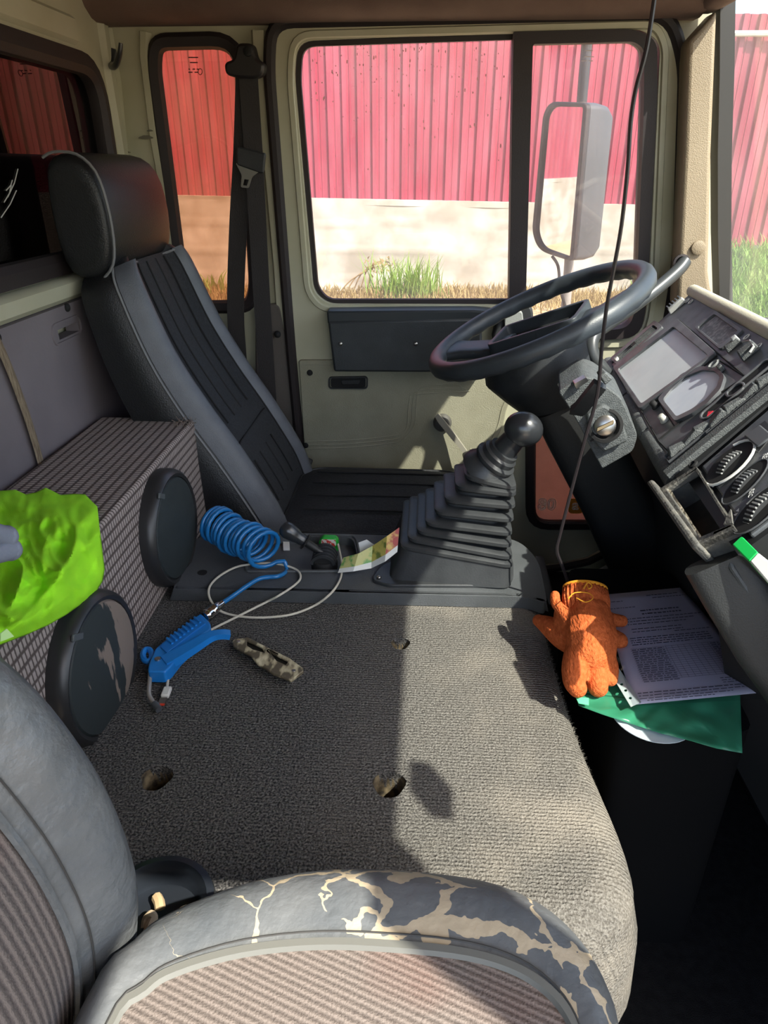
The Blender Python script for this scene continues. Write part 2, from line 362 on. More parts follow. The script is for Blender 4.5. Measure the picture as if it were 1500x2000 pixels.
# recessed door handle
hr = MB().sweep(dq([(643, 737, 6), (717, 736, 6), (717, 758, 6), (643, 758, 6)], 1, .013), [(-.003, -.002), (-.002, .004), (.002, .004), (.003, -.002)], up=UPD, closed=True)
hr.build('handle_surround', blackp, door)
MB().prism(dq([(646, 739, 4), (714, 738, 4), (714, 756, 4), (646, 756, 4)], 1, .014), DV * .004).build('handle_recess', matte, door)
MB().prism(dq([(665, 743, 4), (704, 742, 4), (702, 751, 4), (668, 752, 4)], 1, .019), DV * .006).build('door_handle', blackp, door, bevel=.002)
# window crank
cr = bpy.data.objects.new('window_crank', None); COL.objects.link(cr); cr.parent = door; cr.location = DP(868, 828, .02) - door.location
crm = mat('crank_grey', '8B877B', .45)
MB().lathe(DP(864, 824, .010), UPD, [(.028, 0), (.028, .01), (.022, .018), (.012, .02)], 22).build('crank_rosette', mat('crank_dark', '4A4844', .5), cr)
a0, a1 = DP(862, 822, .03), DP(912, 886, .055)
MB().sweep([a0 + (a0 - a1) * .18, a0, a0.lerp(a1, .5), a1], [(-.5 * a, b) for a, b in rrect(.036, .016, .007)], up=UPD, scale=[.75, 1, .9, .65]).build('crank_arm', crm, cr)
MB().lathe(DP(911, 887, .05), UPD + V((.15, 0, 0)), [(.010, 0), (.0135, .004), (.0145, .03), (.0135, .044), (.008, .048)], 16).build('crank_knob', mat('knob_dark', '2C2B29', .4), cr)
# kick window with its film and lettering
kw = MB().sweep(dq(KW, 1, 0), [(-.016, -.01), (-.016, .006), (-.01, .012), (.01, .012), (.016, .004), (.014, -.01)], up=UPD, closed=True); kw.build('kick_window_gasket', rubber, door)
fm = mat('red_brown_window_film', 'BE9C90', .5, 'A5857A', 14, bump=1.0, bs=45, transl=.55)
MB().plate(dq(KW, 1, -.012), [], DV * .003).build('kick_window_film', fm, door)
def text(s, name, m, parent, o, ux, uy, size, extr=.0004, outline=0, align='CENTER'):
    c = bpy.data.curves.new(name, 'FONT'); c.body = s; c.size = size; c.align_x = align; c.align_y = 'CENTER'; c.extrude = extr
    if outline: c.fill_mode = 'NONE'; c.extrude = 0; c.bevel_depth = outline
    ob = bpy.data.objects.new(name, c); COL.objects.link(ob)
    dg = bpy.context.evaluated_depsgraph_get(); me = bpy.data.meshes.new_from_object(ob.evaluated_get(dg)); bpy.data.objects.remove(ob)
    me.materials.clear(); me.materials.append(m)
    ux = V(ux).normalized(); uy = V(uy); uy = (uy - ux * uy.dot(ux)).normalized(); uz = ux.cross(uy)
    off = V((0, 0, 0)); p = parent
    while p is not None: off += p.location; p = p.parent
    for v in me.vertices: v.co = V(o) - off + ux * v.co.x + uy * v.co.y + uz * v.co.z
    t = bpy.data.objects.new(name, me); COL.objects.link(t); t.parent = parent; return t
ol = mat('decal_outline', 'FFEAD8', .6); og = mat('decal_orange', 'FFA030', .5)
ux = DP(1130, 985, 0) - DP(1050, 985, 0)
text('80', 'decal_number', ol, door, DP(1068, 986, -.008), ux, (0, 0, 1), .060, outline=.0016)
text('80', 'decal_number', ol, door, DP(1068, 986, -.008), ux, (0, 0, 1), .042, outline=.0010)
MB().prism(dq([(1110, 974, 8), (1139, 974, 8), (1139, 1003, 8), (1110, 1003, 8)], 1, -.009), DV * .001).build('decal_patch', og, door)
text('a', 'decal_number', ol, door, DP(1124, 987, -.0075), ux, (0, 0, 1), .05, outline=.0014)
MB().prism(dq([(1141, 996), (1156, 996), (1156, 1003), (1141, 1003)], 0, -.009), DV * .001).build('decal_patch', og, door)
# ---- A pillar trim, seal and the windscreen
AP = [(1402, 18), (1345, 82), (1337, 300), (1326, 520), (1322, 600), (1372, 600), (1398, 590), (1388, 560), (1384, 530), (1390, 300)]
pil = MB().prism([PY(x, y, 1.90) for x, y in AP], (-.0, .07, 0)); po = pil.build('trim_4', tan, smooth=30, bevel=.010, bseg=3); struct(po)
MB().lathe(PY(1364, 484, 1.895), (0, -1, 0), [(.017, -.004), (.017, .002), (.013, .004), (.001, .004)], 20).build('pillar_cap', tan, po)
MB().lathe(PY(1331, 513, 1.897), (0, -1, 0), [(.019, -.01), (.021, .003), (.016, .004), (.014, -.006)], 18).build('handle_socket', rubber, po)
gk = MB().sweep([PY(x, y, 1.93) for x, y in ((1414, -40), (1412, 150), (1408, 300), (1408, 450), (1412, 610), (1425, 700))], rrect(.032, .05, .008), up=(0, -1, 0)); go = gk.build('trim_5', mat('windscreen_gasket', '33312F', .5)); struct(go)
ra, rb2 = PY(1425, 0, 1.92), PY(1422, 590, 1.92)
WT, WB = V((ra.x + .005, 0, ra.z)), V((rb2.x + .005, 0, rb2.z))
win = root('window_3', (.75, .95, 0))
MB().prism([V((WB.x, y, WB.z - .04)) if k == 0 else V((WT.x, y, WT.z + .03)) for y, k in ((-.1, 0), (1.93, 0), (1.93, 1), (-.1, 1))], (.004, 0, .001)).build('windscreen', glass('windscreen_glass', 'F6F8F6', .03, 'F0EDE4', ds=4), win)
MB().box((.628, .11, .235), (.03, .055, .085), Matrix.Rotation(.2, 3, 'Y')).build('sensor_box', matte, win, bevel=.006)
# passenger side of the shell: rear pillar, front pillar and roof rail round the open door
pr = MB().box((-.63, -.14, -.45), (.42, .06, 1.75)).box((-.1, -.10, .395), (1.6, .04, .07)); pr.box((.2, -.14, -1.2), (1.4, .06, .2))
pr.sweep([V((WB.x - .05, -.15, WB.z - .9)), V((WB.x - .06, -.15, WB.z)), V((WT.x - .07, -.15, WT.z + .06))], rrect(.09, .07, .02), up=(0, 1, 0))
struct(pr.build('wall_right', cream))
# ---- bulkhead under the windscreen
struct(MB().box((.93, .95, -.85), (.06, 2.2, .95)).build('wall_front', matte))
# ---------------------------------------------------------------- outside
def gz(x, y):
    base = -2.05 + 1.0 * max(0, min(1, (y - 2.6) / 3.0)) ** 1.2
    k = max(0, min(1, (x - 1.7) / 1.2)); k = k * k * (3 - 2 * k)
    top = max(0, min(1, (y - 4.6) / 2.2)); base += k * .33 * top * top
    return base + .05 * nz((x * .8, y * .8, 0)) + .02 * nz((x * 3, y * 3, 1))
FY = 7.0
gm = MB().grid(lambda a, b: ((-22 + 34 * a), -6 + 13.3 * b, gz(-22 + 34 * a, -6 + 13.3 * b)), 170, 90)
gr = gm.build('ground', earth); gr.name = 'ground'; struct(gr)
# red profiled sheet fence on a low white wall
fence = thing('metal_fence', (0, FY, -.3), 'tall red profiled metal fence standing beyond the driver\'s window', 'fence')
PIT = .132
prof = [(0, 0), (.036, 0), (.048, .022), (.084, .022), (.096, 0), (.106, 0), (.109, .004), (.116, .004), (.119, 0)]
def sheet(x0, n, zb0, zb1, zt0, zt1):
    bt, tp_ = [], []
    W = n * PIT
    for k in range(n):
        for a, b in prof:
            x = k * PIT + a * PIT / .132; u = x / W
            bt.append(V((x0 + x, FY - b, zb0 + (zb1 - zb0) * u))); tp_.append(V((x0 + x, FY - b, zt0 + (zt1 - zt0) * u)))
    bt.append(V((x0 + W, FY, zb1))); tp_.append(V((x0 + W, FY, zt1)))
    return MB().loft([bt, tp_], ringclosed=False)
zw = lambda x: -.268 - .0165 * x
SW = 8 * PIT
for i in range(20):
    x0 = 1.93 - (i + 1) * SW
    sheet(x0, 8, zw(x0), zw(x0 + SW), 1.62, 1.62).build('fence_sheet', redm, fence, smooth=0, fix=False)
for i in range(3):
    x0 = 1.93 + i * SW
    sheet(x0, 8, -.63, -.66, 1.14, 1.12).build('fence_sheet', redm, fence, smooth=0, fix=False)
MB().tube([(1.93, FY - .05, .99), (5.2, FY - .05, .98)], .022, 8).build('top_rail', whitep, fence)
ss = MB()
for k in range(-14, 14):
    x = k * PIT + 1.93 - 6 * SW; x = 1.93 - 3.2 + k * PIT + .12
    ss.ball((x, FY - .004, zw(x) + .09), .010, 6, 4)
ss.build('fixing_screw', mat('screw_red', '7A2A38', .5), fence)['kind'] = 'stuff'
wlm = MB(); 
fw = thing('concrete_wall', (-3, FY, -1.2), 'low whitewashed concrete wall carrying the red fence', 'wall')
def wallgrid(a, b):
    x = -20 + 21.93 * a; z0 = -1.5; z1 = zw(x) + .01; z = z0 + (z1 - z0) * b
    return (x, FY - .10 + .012 * nz((x * 2, z * 5, 0)) - .010 * (abs((z + 2) * 4.2 % 1 - .5) < .06) * (nz((x * 1.3, z, 4)) > -.1), z)
wb = MB().grid(wallgrid, 420, 40); wb.build('wall_face', conc, fw, smooth=60)
MB().plate([(-20, FY - .1, zw(-20) + .01), (1.93, FY - .1, zw(1.93) + .01), (1.93, FY + .12, zw(1.93) + .01), (-20, FY + .12, zw(-20) + .01)], [], (0, 0, -.05)).build('wall_cap', conc, fw)
MB().box((1.90, FY + .01, -.95), (.06, .22, 1.2)).build('wall_end', conc, fw)
# grass: dry litter under the wall, green on the right
def blades(n, fx, fy, h0, h1, w, name, m, label, cat):
    b = MB()
    for i in range(n):
        x, y = fx(), fy(); z = gz(x, y) - .01; h = random.uniform(h0, h1); a = random.uniform(0, 2 * pi); l = random.uniform(.2, .9) * h
        d = V((cos(a), sin(a), 0)); q = V((-sin(a), cos(a), 0)) * w; p = V((x, y, z))
        b.add([p - q, p + q, p + d * l * .5 + V((0, 0, h * .7)) + q * .6, p + d * l * .5 + V((0, 0, h * .7)) - q * .6, p + d * l + V((0, 0, h))], [(0, 1, 2, 3), (3, 2, 4)])
    o = b.build(name, m, None, smooth=0, fix=False); return tag(o, label, cat, kind='stuff')
U = random.uniform
blades(9000, lambda: U(-3.2, 2.0), lambda: 6.76 - abs(random.gauss(0, .6)), .03, .12, .006, 'dry_grass', drygrass, 'dry straw coloured grass litter along the foot of the white wall', 'grass')
blades(260, lambda: random.gauss(-.18, .14), lambda: 6.42 + U(-.1, .15), .15, .42, .007, 'grass_tuft', greengrass, 'green grass tuft standing before the white wall', 'grass')
blades(300, lambda: random.gauss(-2.3, .2), lambda: 6.5 + U(-.2, .15), .08, .22, .012, 'weed_tuft', greengrass, 'low green weeds below the small rear side window', 'weeds')
blades(26000, lambda: U(1.9, 5.5), lambda: U(4.6, 6.8), .06, .24, .008, 'green_grass', greengrass, 'fresh green grass bank seen through the windscreen', 'grass')
st_ = MB()
for k in range(5): st_.tube(spline([(-.86 + k * .07, 6.72, gz(-.9, 6.72) - .02), (-.72 + k * .05, 6.70, -.93 + .03 * k), (-.56 + k * .03, 6.68, -.84 + .02 * k)], 4), .006, 5)
for k in range(90):
    p = V((-.46 + random.gauss(0, .075), 6.68 + random.gauss(0, .03), -.80 + random.gauss(0, .035))); q = V((U(-1, 1), U(-.5, .5), U(-.4, 1))) * .05; e = V((U(-1, 1), 0, U(-1, 1))) * .012
    st_.add([p - e, p + e, p + q], [(0, 1, 2)])
tag(st_.build('dry_weed', mat('dry_weed', '9C8560', .9), None, smooth=0, fix=False), 'dry broken weed stalk leaning on the white wall', 'weed', kind='stuff')
# trees beyond the fence
lf = mat('tree_leaf', '8FA07A', .8)
for k, (x, y, r) in enumerate(((4.4, 16, .9), (6.8, 16.5, 1.1), (9.4, 17, 1.1))):
    b = MB(); zc = 1.75 + .15 * k
    for i in range(700):
        d = V((random.gauss(0, 1), random.gauss(0, 1), random.gauss(0, 1))).normalized() * r * U(.55, 1); d.z *= .62
        p = V((x, y, zc)) + d; s = .12; a = V((U(-1, 1), U(-1, 1), U(-1, 1))) * s; c = V((U(-1, 1), U(-1, 1), U(-1, 1))) * s
        b.add([p - a, p + c, p + a, p - c], [(0, 1, 2, 3)])
    t = thing('tree', (x, y, -1.2), ['tree top just above the fence, nearest the pillar', 'tree top above the red fence, second from the pillar', 'tree top above the red fence, farthest to the right'][k], 'tree')
    b.build('crown', lf, t, smooth=0, fix=False); MB().tube([(x, y, -1.2), (x, y, zc)], .1, 8).build('trunk', mat('bark', '5B4A3A', .9), t)
# ---------------------------------------------------------------- dashboard
DA, DB, DC = V((.629, 1.75, -.274)), V((.467, 1.75, -.45)), V((.419, 1.064, -.44))
DNRM = (DC - DB).cross(DA - DB).normalized(); DNRM = -DNRM if DNRM.z < 0 else DNRM
ES = (DC - DB).normalized()                       # along the dash, towards the camera
ET = (DA - DB).normalized()                       # up the slope
def D(px, py, h=0.0): return PP(px, py, DB, DNRM) + DNRM * h
def dpoly(pts, r=0, h=0, seg=4): return [D(x, y, h) for x, y in (round_poly(pts, r, seg) if r else pts)]
dash = thing('dashboard', (.62, .95, -1.0), 'dark grey wraparound dashboard with instrument binnacle to the right of the steering wheel', 'dashboard')
dk = mat('dash_face', '5E6063', .42, '45474B', 25, bump=.12, bs=700)
dk2 = mat('dash_recess', '28292B', .5)
grain = mat('grained_dash_plastic', '5C5F5F', .6, '4C4F50', 120, bump=.5, bs=500)
body = MB()
L_ = 1.36
def sec(s, e=0): 
    o = DB + ES * s
    return [o, o + ET * .243, o + ET * .262 - DNRM * .02, V((.80, o.y, -.34)), V((.85, o.y, -.85)), V((.84, o.y, -1.24)), V((.74, o.y, -1.24)), V((.60, o.y, -.80)), V((.53, o.y, -.56)), o - DNRM * .04 + ET * .0]
body.loft([sec(s) for s in (-.02, .35, .7, .97)] + [[p + V((.10, 0, 0)) if k < 3 or k > 7 else p for k, p in enumerate(sec(1.06))], [p + V((.22, 0, 0)) if k < 3 or k > 7 else p for k, p in enumerate(sec(L_))]]); body.build('dash_body', dk2, dash, smooth=30)
# cream padded top edge
MB().tube([DB + ET * .252 + ES * s + DNRM * .002 for s in (-.02, .3, .6, .97)] + [DB + ET * .252 + ES * L_ + V((.22, 0, 0))], .0155, 12).build('padded_top_edge', mat('cream_pad', 'B9B3A0', .6, bump=.2, bs=300), dash)
# rounded bumper along the lower edge, in three pieces
for a, b in (((1184, 706), (1222, 775)), ((1224, 778), (1262, 845)), ((1264, 848), (1316, 936))):
    MB().tube([D(a[0], a[1], -.010), D((a[0] + b[0]) / 2, (a[1] + b[1]) / 2, -.008), D(b[0], b[1], -.010)], .019, 12).build('edge_bumper', grain, dash)
# main face
face = [(1347, 578), (1196, 716), (1222, 762), (1318, 928), (1400, 868), (1640, 690), (1640, 790)]
face = [(1347, 578), (1196, 716), (1318, 928), (1660, 665), (1660, 560), (1500, 684)]
face3 = [DB + ET * .24 + ES * -.01, DB + ET * .0 + ES * -.01, D(1318, 928), D(1318, 928) + (D(1500, 790) - D(1318, 928)) * 1.2, DB + ET * .24 + ES * .95]
MB().prism([p + DNRM * .006 for p in face3], -DNRM * .02).build('binnacle_face', dk, dash, smooth=0, bevel=.004)
def groove(pts, r=.0016, h=.0068, m=matte, nm='panel_gap'): MB().tube([D(x, y, h) for x, y in pts], r, 6).build(nm, m, dash)
groove([(1331, 630), (1398, 688), (1462, 742)]); groove([(1256, 806), (1318, 768), (1405, 700)]); groove([(1462, 742), (1405, 706)])
groove([(1256, 806), (1292, 868), (1330, 905)]); groove([(1294, 862), (1380, 792), (1462, 742)]); groove([(1288, 786), (1322, 838)], .001)
# instrument cluster
bz = MB().plate(dpoly([(1203, 724), (1330, 630), (1407, 698), (1257, 808)], 6, .014), [dpoly([(1213, 729), (1322, 646), (1392, 704), (1261, 797)], 5, .014)], -DNRM * .014)
bz.build('cluster_bezel', dk, dash, bevel=.002)
lens = mat('cluster_lens', 'C6CDD0', .45, 'DCE0E1', 9, spec=.5, lo=.3, hi=.75)
MB().prism(dpoly([(1209, 727), (1323, 642), (1395, 705), (1260, 801)], 0, .008), -DNRM * .004).build('cluster_lens', lens, dash, smooth=0)
# air vent
vt = MB().plate(dpoly([(1197, 706), (1284, 632), (1300, 644), (1212, 720)], 3, .012), [dpoly([(1204, 706), (1282, 641), (1291, 648), (1214, 713)], 3, .012)], -DNRM * .012); vt.build('vent_frame', dk, dash, bevel=.0015)
MB().prism(dpoly([(1204, 706), (1282, 641), (1291, 648), (1214, 713)], 0, .0065), -DNRM * .002).build('vent_well', matte, dash, smooth=0)
for k in range(4):
    t = (k + .6) / 4.4; a = V((1204, 706)).lerp(V((1214, 713)), t); b = V((1278, 644)).lerp(V((1288, 651)), t)
    pa, pb_ = D(*a, .009), D(*b, .009)
    MB().sweep([pa, pb_], rrect(.0022, .006, .0008, 2), up=DNRM).build('vent_slat', grain, dash)
MB().box(D(1211, 708, .012), (.01, .012, .008), Matrix((ET, ES, DNRM)).transposed()).build('vent_thumb', whitep, dash, bevel=.002)
MB().prism(dpoly([(1238, 681), (1246, 674), (1249, 677), (1241, 684)], 0, .011), DNRM * .003).build('vent_thumb', matte, dash)
# small recessed display
sdp = MB().plate(dpoly([(1362, 646), (1402, 612), (1458, 652), (1413, 690)], 5, .011), [dpoly([(1368, 646), (1401, 620), (1448, 654), (1411, 682)], 4, .011)], -DNRM * .011); sdp.build('display_frame', dk, dash, bevel=.0015)
MB().prism(dpoly([(1366, 646), (1401, 617), (1451, 654), (1411, 685)], 0, .0066), -DNRM * .002).build('display_panel', mat('speckled_display', '6A6C6E', .6, '9A9B9A', 120, lo=.45, hi=.7), dash, smooth=0)
# sliders, rockers and knobs on the face
def dbox(nm, px, py, a, b, hgt, m, rot=0, bev=.002, taper=.85, h=.006):
    u = (ET * cos(rot) + ES * sin(rot)); v = (-ET * sin(rot) + ES * cos(rot))
    return MB().box(D(px, py, h + hgt / 2), (a, b, hgt), Matrix((u, v, DNRM)).transposed(), taper).build(nm, m, dash, bevel=bev)
dbox('rocker_switch', 1328, 604, .046, .017, .014, mat('pale_rocker', 'A5A6A2', .4), .15)
for k in range(5): 
    u = (k - 2) * .008; MB().box(D(1326, 602, .021) + ET * u, (.003, .018, .004), Matrix((ET, ES, DNRM)).transposed()).build('rocker_rib', dk, dash)
for q in range(2): 
    c = D(1346 + 7 * q, 592 + 2 * q, .008); MB().tube([c + ET * .006 * cos(t) + ES * .006 * sin(t) for t in [k * pi / 5 for k in range(10)]], .0013, 5, closed=True).build('printed_symbol', whitep, dash)
dbox('rocker_switch', 1438, 682, .030, .016, .012, grain, .1); dbox('rocker_highlight', 1446, 674, .012, .014, .016, mat('pale_grey', 'A0A2A2', .35), .1)
dbox('rocker_switch', 1470, 695, .034, .024, .016, grain, .1)
MB().tube([D(1470 + a, 695 + b, .02) for a, b in ((-6, -12), (8, -14), (16, -2), (8, 10))], .0022, 6).build('rocker_rim', mat('pale_grey2', '9A9C9C', .35), dash)
for q, (x, y) in enumerate(((1463, 664), (1487, 682))): MB().tube([D(x, y, .008) + ET * .006 * cos(t) + ES * .005 * sin(t) for t in [k * pi / 4 for k in range(8)]], .0011, 5, closed=True).build('printed_symbol', whitep, dash)
for a, b in (((1355, 660), (1361, 664)), ((1364, 668), (1368, 672))): dbox('tell_tale', (a[0] + b[0]) / 2, (a[1] + b[1]) / 2, .006, .008, .003, matte)
# round speedometer lens, seen half
sp = [(1302, 788), (1318, 768), (1345, 744), (1378, 731), (1402, 733), (1414, 744), (1408, 764), (1385, 790), (1358, 808), (1329, 822)]
sp3 = dpoly(sp, 5, .012)
MB().plate(dpoly([(1292, 788), (1312, 764), (1340, 738), (1376, 724), (1410, 727), (1424, 744), (1416, 770), (1390, 797), (1358, 818), (1327, 832)], 6, .013), [sp3], -DNRM * .012).build('gauge_bezel', dk, dash, bevel=.002)
MB().prism([p - DNRM * .004 for p in sp3], -DNRM * .004).build('gauge_lens', mat('gauge_lens', 'CBD3E2', .45, 'DDE3EC', 12, spec=.5), dash, smooth=0)
MB().lathe(D(1402, 721, .01), DNRM, [(.010, 0), (.012, .003), (.009, .005), (.006, .003), (.0055, 0)], 16).build('lock_ring', mat('grey_ring', '8C8E8E', .35), dash)
dbox('lock_tab', 1416, 728, .010, .014, .012, grain)
for x, y, m in ((1286, 799, matte), (1303, 826, mat('pale_knob', 'B5B3AA', .4))):
    MB().lathe(D(x, y, .006), DNRM, [(.0085, 0), (.0085, .003), (.0065, .006), (.006, .014), (.004, .0155)], 14).build('trip_knob', m, dash)
# switch strip: recess and rockers, some broken open
MB().prism(dpoly([(1312, 918), (1500, 762), (1560, 714), (1570, 745), (1500, 800), (1330, 946)], 0, .008), -DNRM * .004).build('switch_channel', dk2, dash, smooth=0)
def rocker(px, py, tilt, m=dk2, red=False):
    t = bpy.data.objects.new('switch', None); COL.objects.link(t); t.parent = dash; t.location = D(px, py, .01) - dash.location
    R = Matrix((ET, ES, DNRM)).transposed() @ Matrix.Rotation(tilt, 3, 'Y')
    MB().box(D(px, py, .014), (.040, .019, .014), R, .8).build('rocker', grain if not red else grain, t, bevel=.002)
    fr = [D(px, py, .0095) + ET * a + ES * b for a, b in ((-.026, -.0135), (.026, -.0135), (.026, .0135), (-.026, .0135))]
    MB().sweep(fr, [(-.0015, -.001), (-.001, .005), (.001, .005), (.0015, -.001)], up=DNRM, closed=True).build('switch_surround', dk, t)
    if red: MB().prism([D(px - 6, py - 2, .026) + ET * .007 * cos(a) + ES * .007 * sin(a) for a in (0.5, 2.6, 4.7)], DNRM * .001).build('warning_triangle', mat('red_mark', 'D8283A', .4), t)
rocker(1337, 886, .3); rocker(1362, 866, -.2); rocker(1386, 846, .25); rocker(1412, 830, -.25, red=True); rocker(1446, 803, .2); rocker(1474, 780, -.2); rocker(1510, 752, .2)
for x, y, rr in ((1418, 792, .2), (1470, 748, -.1)):   # empty switch wells: rounded slots
    MB().plate([D(x, y, .0125) + ET * a + ES * b for a, b in rrect(.086, .034, .017, 5)], [[D(x, y, .0125) + ET * a + ES * b for a, b in rrect(.078, .026, .013, 5)]], -DNRM * .004).build('switch_well_rim', dk, dash, bevel=.001)
    MB().prism([D(x, y, .0092) + ET * a + ES * b for a, b in rrect(.078, .026, .013, 5)], -DNRM * .002).build('switch_well', matte, dash)
# grey frame bar between binnacle and heater panel
bar = [D(1312, 938, .0), D(1500, 786, .0)]; bar.append(bar[1] + (bar[1] - bar[0]) * .25)
MB().sweep(bar, [(-.5 * a, b) for a, b in rrect(.040, .036, .006)], up=DNRM).build('frame_bar', grain, dash, smooth=40)
MB().lathe(D(1364, 918, .012), DNRM, [(.008, 0), (.008, .003), (.005, .004), (.004, .0)], 14).build('bar_screw', matte, dash)
# heater panel with three thumbwheels
hp = [D(1374, 916, .006), D(1470, 1052, .006), D(1560, 985, .006), D(1580, 800, .006), D(1540, 775, .006)]
MB().prism(hp, -DNRM * .015).build('heater_panel', dk, dash, smooth=0, bevel=.003)
MB().prism([D(x, y, .0075) for x, y in ((1443, 873), (1500, 828), (1520, 850), (1487, 890))], -DNRM * .002).build('panel_recess', dk2, dash)
MB().prism([D(x, y, .009) for x, y in ((1463, 862), (1494, 840), (1520, 862), (1489, 884))], DNRM * .004).build('blank_cover', mat('blank_grey', '55575A', .5), dash, bevel=.002)
gmk = mat('panel_print', 'D8D8D4', .6)
for k, (x, y, a, b) in enumerate(((1432, 912, .042, .034), (1462, 949, .040, .022), (1492, 1000, .044, .026))):
    t = bpy.data.objects.new('thumbwheel', None); COL.objects.link(t); t.parent = dash; t.location = D(x, y, .008) - dash.location
    q = .35
    e1 = (ET * cos(q) - ES * sin(q)); e2 = (ET * sin(q) + ES * cos(q))
    ring = [D(x, y, .0085) + e1 * a * cos(i * pi / 12) + e2 * b * sin(i * pi / 12) for i in range(24)]
    MB().prism(ring, -DNRM * .002).build('wheel_slot', matte, t)
    if k == 0: MB().tube([D(x, y, .0095) + e1 * a * 1.04 * cos(i * pi / 12) + e2 * b * 1.04 * sin(i * pi / 12) for i in range(-3, 14)], .0022, 6).build('white_arc', gmk, t)
    else: MB().tube([D(x, y, .0085) + e1 * a * 1.03 * cos(i * pi / 12) + e2 * b * 1.03 * sin(i * pi / 12) for i in range(24)], .0012, 6, closed=True).build('slot_rim', dk, t)
    MB().lathe(D(x, y, -a * .5) - e2 * .006, e2, [(.001, 0), (a * .86, 0), (a * .86, .012), (.001, .012)], 28).build('wheel', dk2, t, smooth=30)
    rib = MB()
    for i in range(13):
        an = (i - 6) * .145; p = D(x, y, -a * .5) + e1 * a * .88 * sin(an) + DNRM * a * .88 * cos(an)
        rib.box(p, (.0022, .013, .003), Matrix((e1 * cos(an) - DNRM * sin(an), e2, DNRM * cos(an) + e1 * sin(an))).transposed())
    rib.build('wheel_ridges', mat('pale_ridge', '8B8C8A', .5) if k != 1 else mat('ridge_grey', '707273', .5), t)
e1 = ET; tdir = D(1530, 905) - D(1500, 930)
def dtext(s, px, py, size, a=(1.0, 0)):
    text(s, 'panel_lettering', gmk, dash, D(px, py, .0072), ET * a[0] + ES * a[1], ES * -a[0] + ET * a[1], size, .0003)
dtext('MAX', 1405, 946, .011, (-.55, .83)); dtext('RECIRC', 1497, 908, .010, (-.55, .83)); dtext('REC', 1473, 970, .009, (-.55, .83))
for x, y in ((1442, 932), (1447, 928)): MB().prism([D(x, y, .007) + ET * .004 * cos(a) + ES * .004 * sin(a) for a in (0.3, 2.4, 4.5)], DNRM * .0005).build('panel_arrow', gmk, dash)
for k in range(4): MB().prism([D(1450, 1007, .007) + (ET * cos(k * pi / 2 + a) + ES * sin(k * pi / 2 + a)) * r for a, r in ((0, .001), (-.35, .007), (.35, .008))], DNRM * .0005).build('fan_blade_mark', gmk, dash)
# pulled out broken ashtray
ash = bpy.data.objects.new('ashtray_drawer', None); COL.objects.link(ash); ash.parent = dash; ash.location = D(1370, 1000) - dash.location
pl = mat('worn_grey_plastic', '5C5B57', .7, '8A857A', 40, lo=.5, hi=.75, bump=.4, bs=200)
OUT, UPF = -ET, DNRM
q0, q1, q2, q3 = D(1300, 968, .016), D(1372, 924, .016), D(1449, 1046, .016), D(1372, 1080, .016)
MB().plate([q0, q1, q2, q3], [[q0.lerp(q2, .06) + (q1 - q0) * .10, q1.lerp(q3, .06), q2.lerp(q0, .06), q3.lerp(q1, .07) + (q1 - q0) * .09]], -DNRM * .012).build('drawer_rim', pl, ash, bevel=.002)
MB().prism([p - DNRM * .052 for p in (q0, q1, q2, q3)], -DNRM * .003).build('drawer_bottom', mat('dusty_tray', '3A3A39', .8, '4F4C46', 30), ash)
for a, b in ((q0, q1), (q1, q2), (q2, q3), (q3, q0)): MB().prism([a, b, b - DNRM * .052, a - DNRM * .052], ((q0 + q1 + q2 + q3) / 4 - (a + b) / 2).normalized() * .003).build('drawer_wall', pl, ash)
fp = [D(1278, 958, .022), D(1290, 952, .022), D(1386, 1082, .022), D(1370, 1090, .022)]
MB().prism(fp, -DNRM * .055).build('drawer_front', pl, ash, bevel=.004)
dust = mat('ash_dust', 'B8AE99', .9, '8C8474', 60, bump=1, bs=150)
MB().grid(lambda a, b: D(1296 + 76 * a + 18 * b * (1 - .3 * a), 966 + 106 * a - 8 * b, .012 + .004 * nz((a * 6, b * 5, 2))), 16, 5).build('ash_dust', dust, ash)
for k in range(5):
    p = D(1400 + 7 * k, 1010 + 6 * k, -.03); MB().tube([p, p + DNRM * .02 + ET * U(-.008, .008) + ES * U(-.006, .006)], .003, 6).build('cigarette_end', mat('filter', '6A665E', .8), ash)
MB().prism([D(1434, 1046, .02), D(1448, 1016, .02), D(1452, 1044, .02)], DNRM * .003).build('broken_flap', pl, ash)
MB().box((.77, 1.86, -.90), (.34, .24, .70)).build('end_panel', matte, dash)
# underside: knee panel, glovebox edge
und = MB().prism([DB + ES * .02 - DNRM * .035 + V((.02, 0, 0)), DB + ES * .62 - DNRM * .035 + V((.02, 0, 0)), V((.56, 1.12, -1.0)), V((.60, 1.72, -1.0))], (.03, 0, 0)); und.build('knee_panel', matte, dash)
gbm = mat('lower_dash', '2B2D2E', .55, bump=.2, bs=500)
MB().sweep([PY(1398, 1092, .82), PY(1440, 1165, .80), PY(1500, 1265, .78), PY(1560, 1350, .77)], rrect(.085, .05, .02), up=(-.6, 0, .8)).build('lower_pad', gbm, dash)
MB().tube([PY(1424, 1092, .80), PY(1430, 1110, .79), PY(1500, 1215, .77), PY(1560, 1300, .76)], .004, 8).build('pad_trim_bead', darkp, dash)
MB().prism([PY(1385, 1095, .86), PY(1500, 1290, .82), PY(1650, 1500, .80), PY(1650, 1900, .9), PY(1440, 1500, .95)], (.06, .05, 0)).build('glovebox_front', matte, dash)
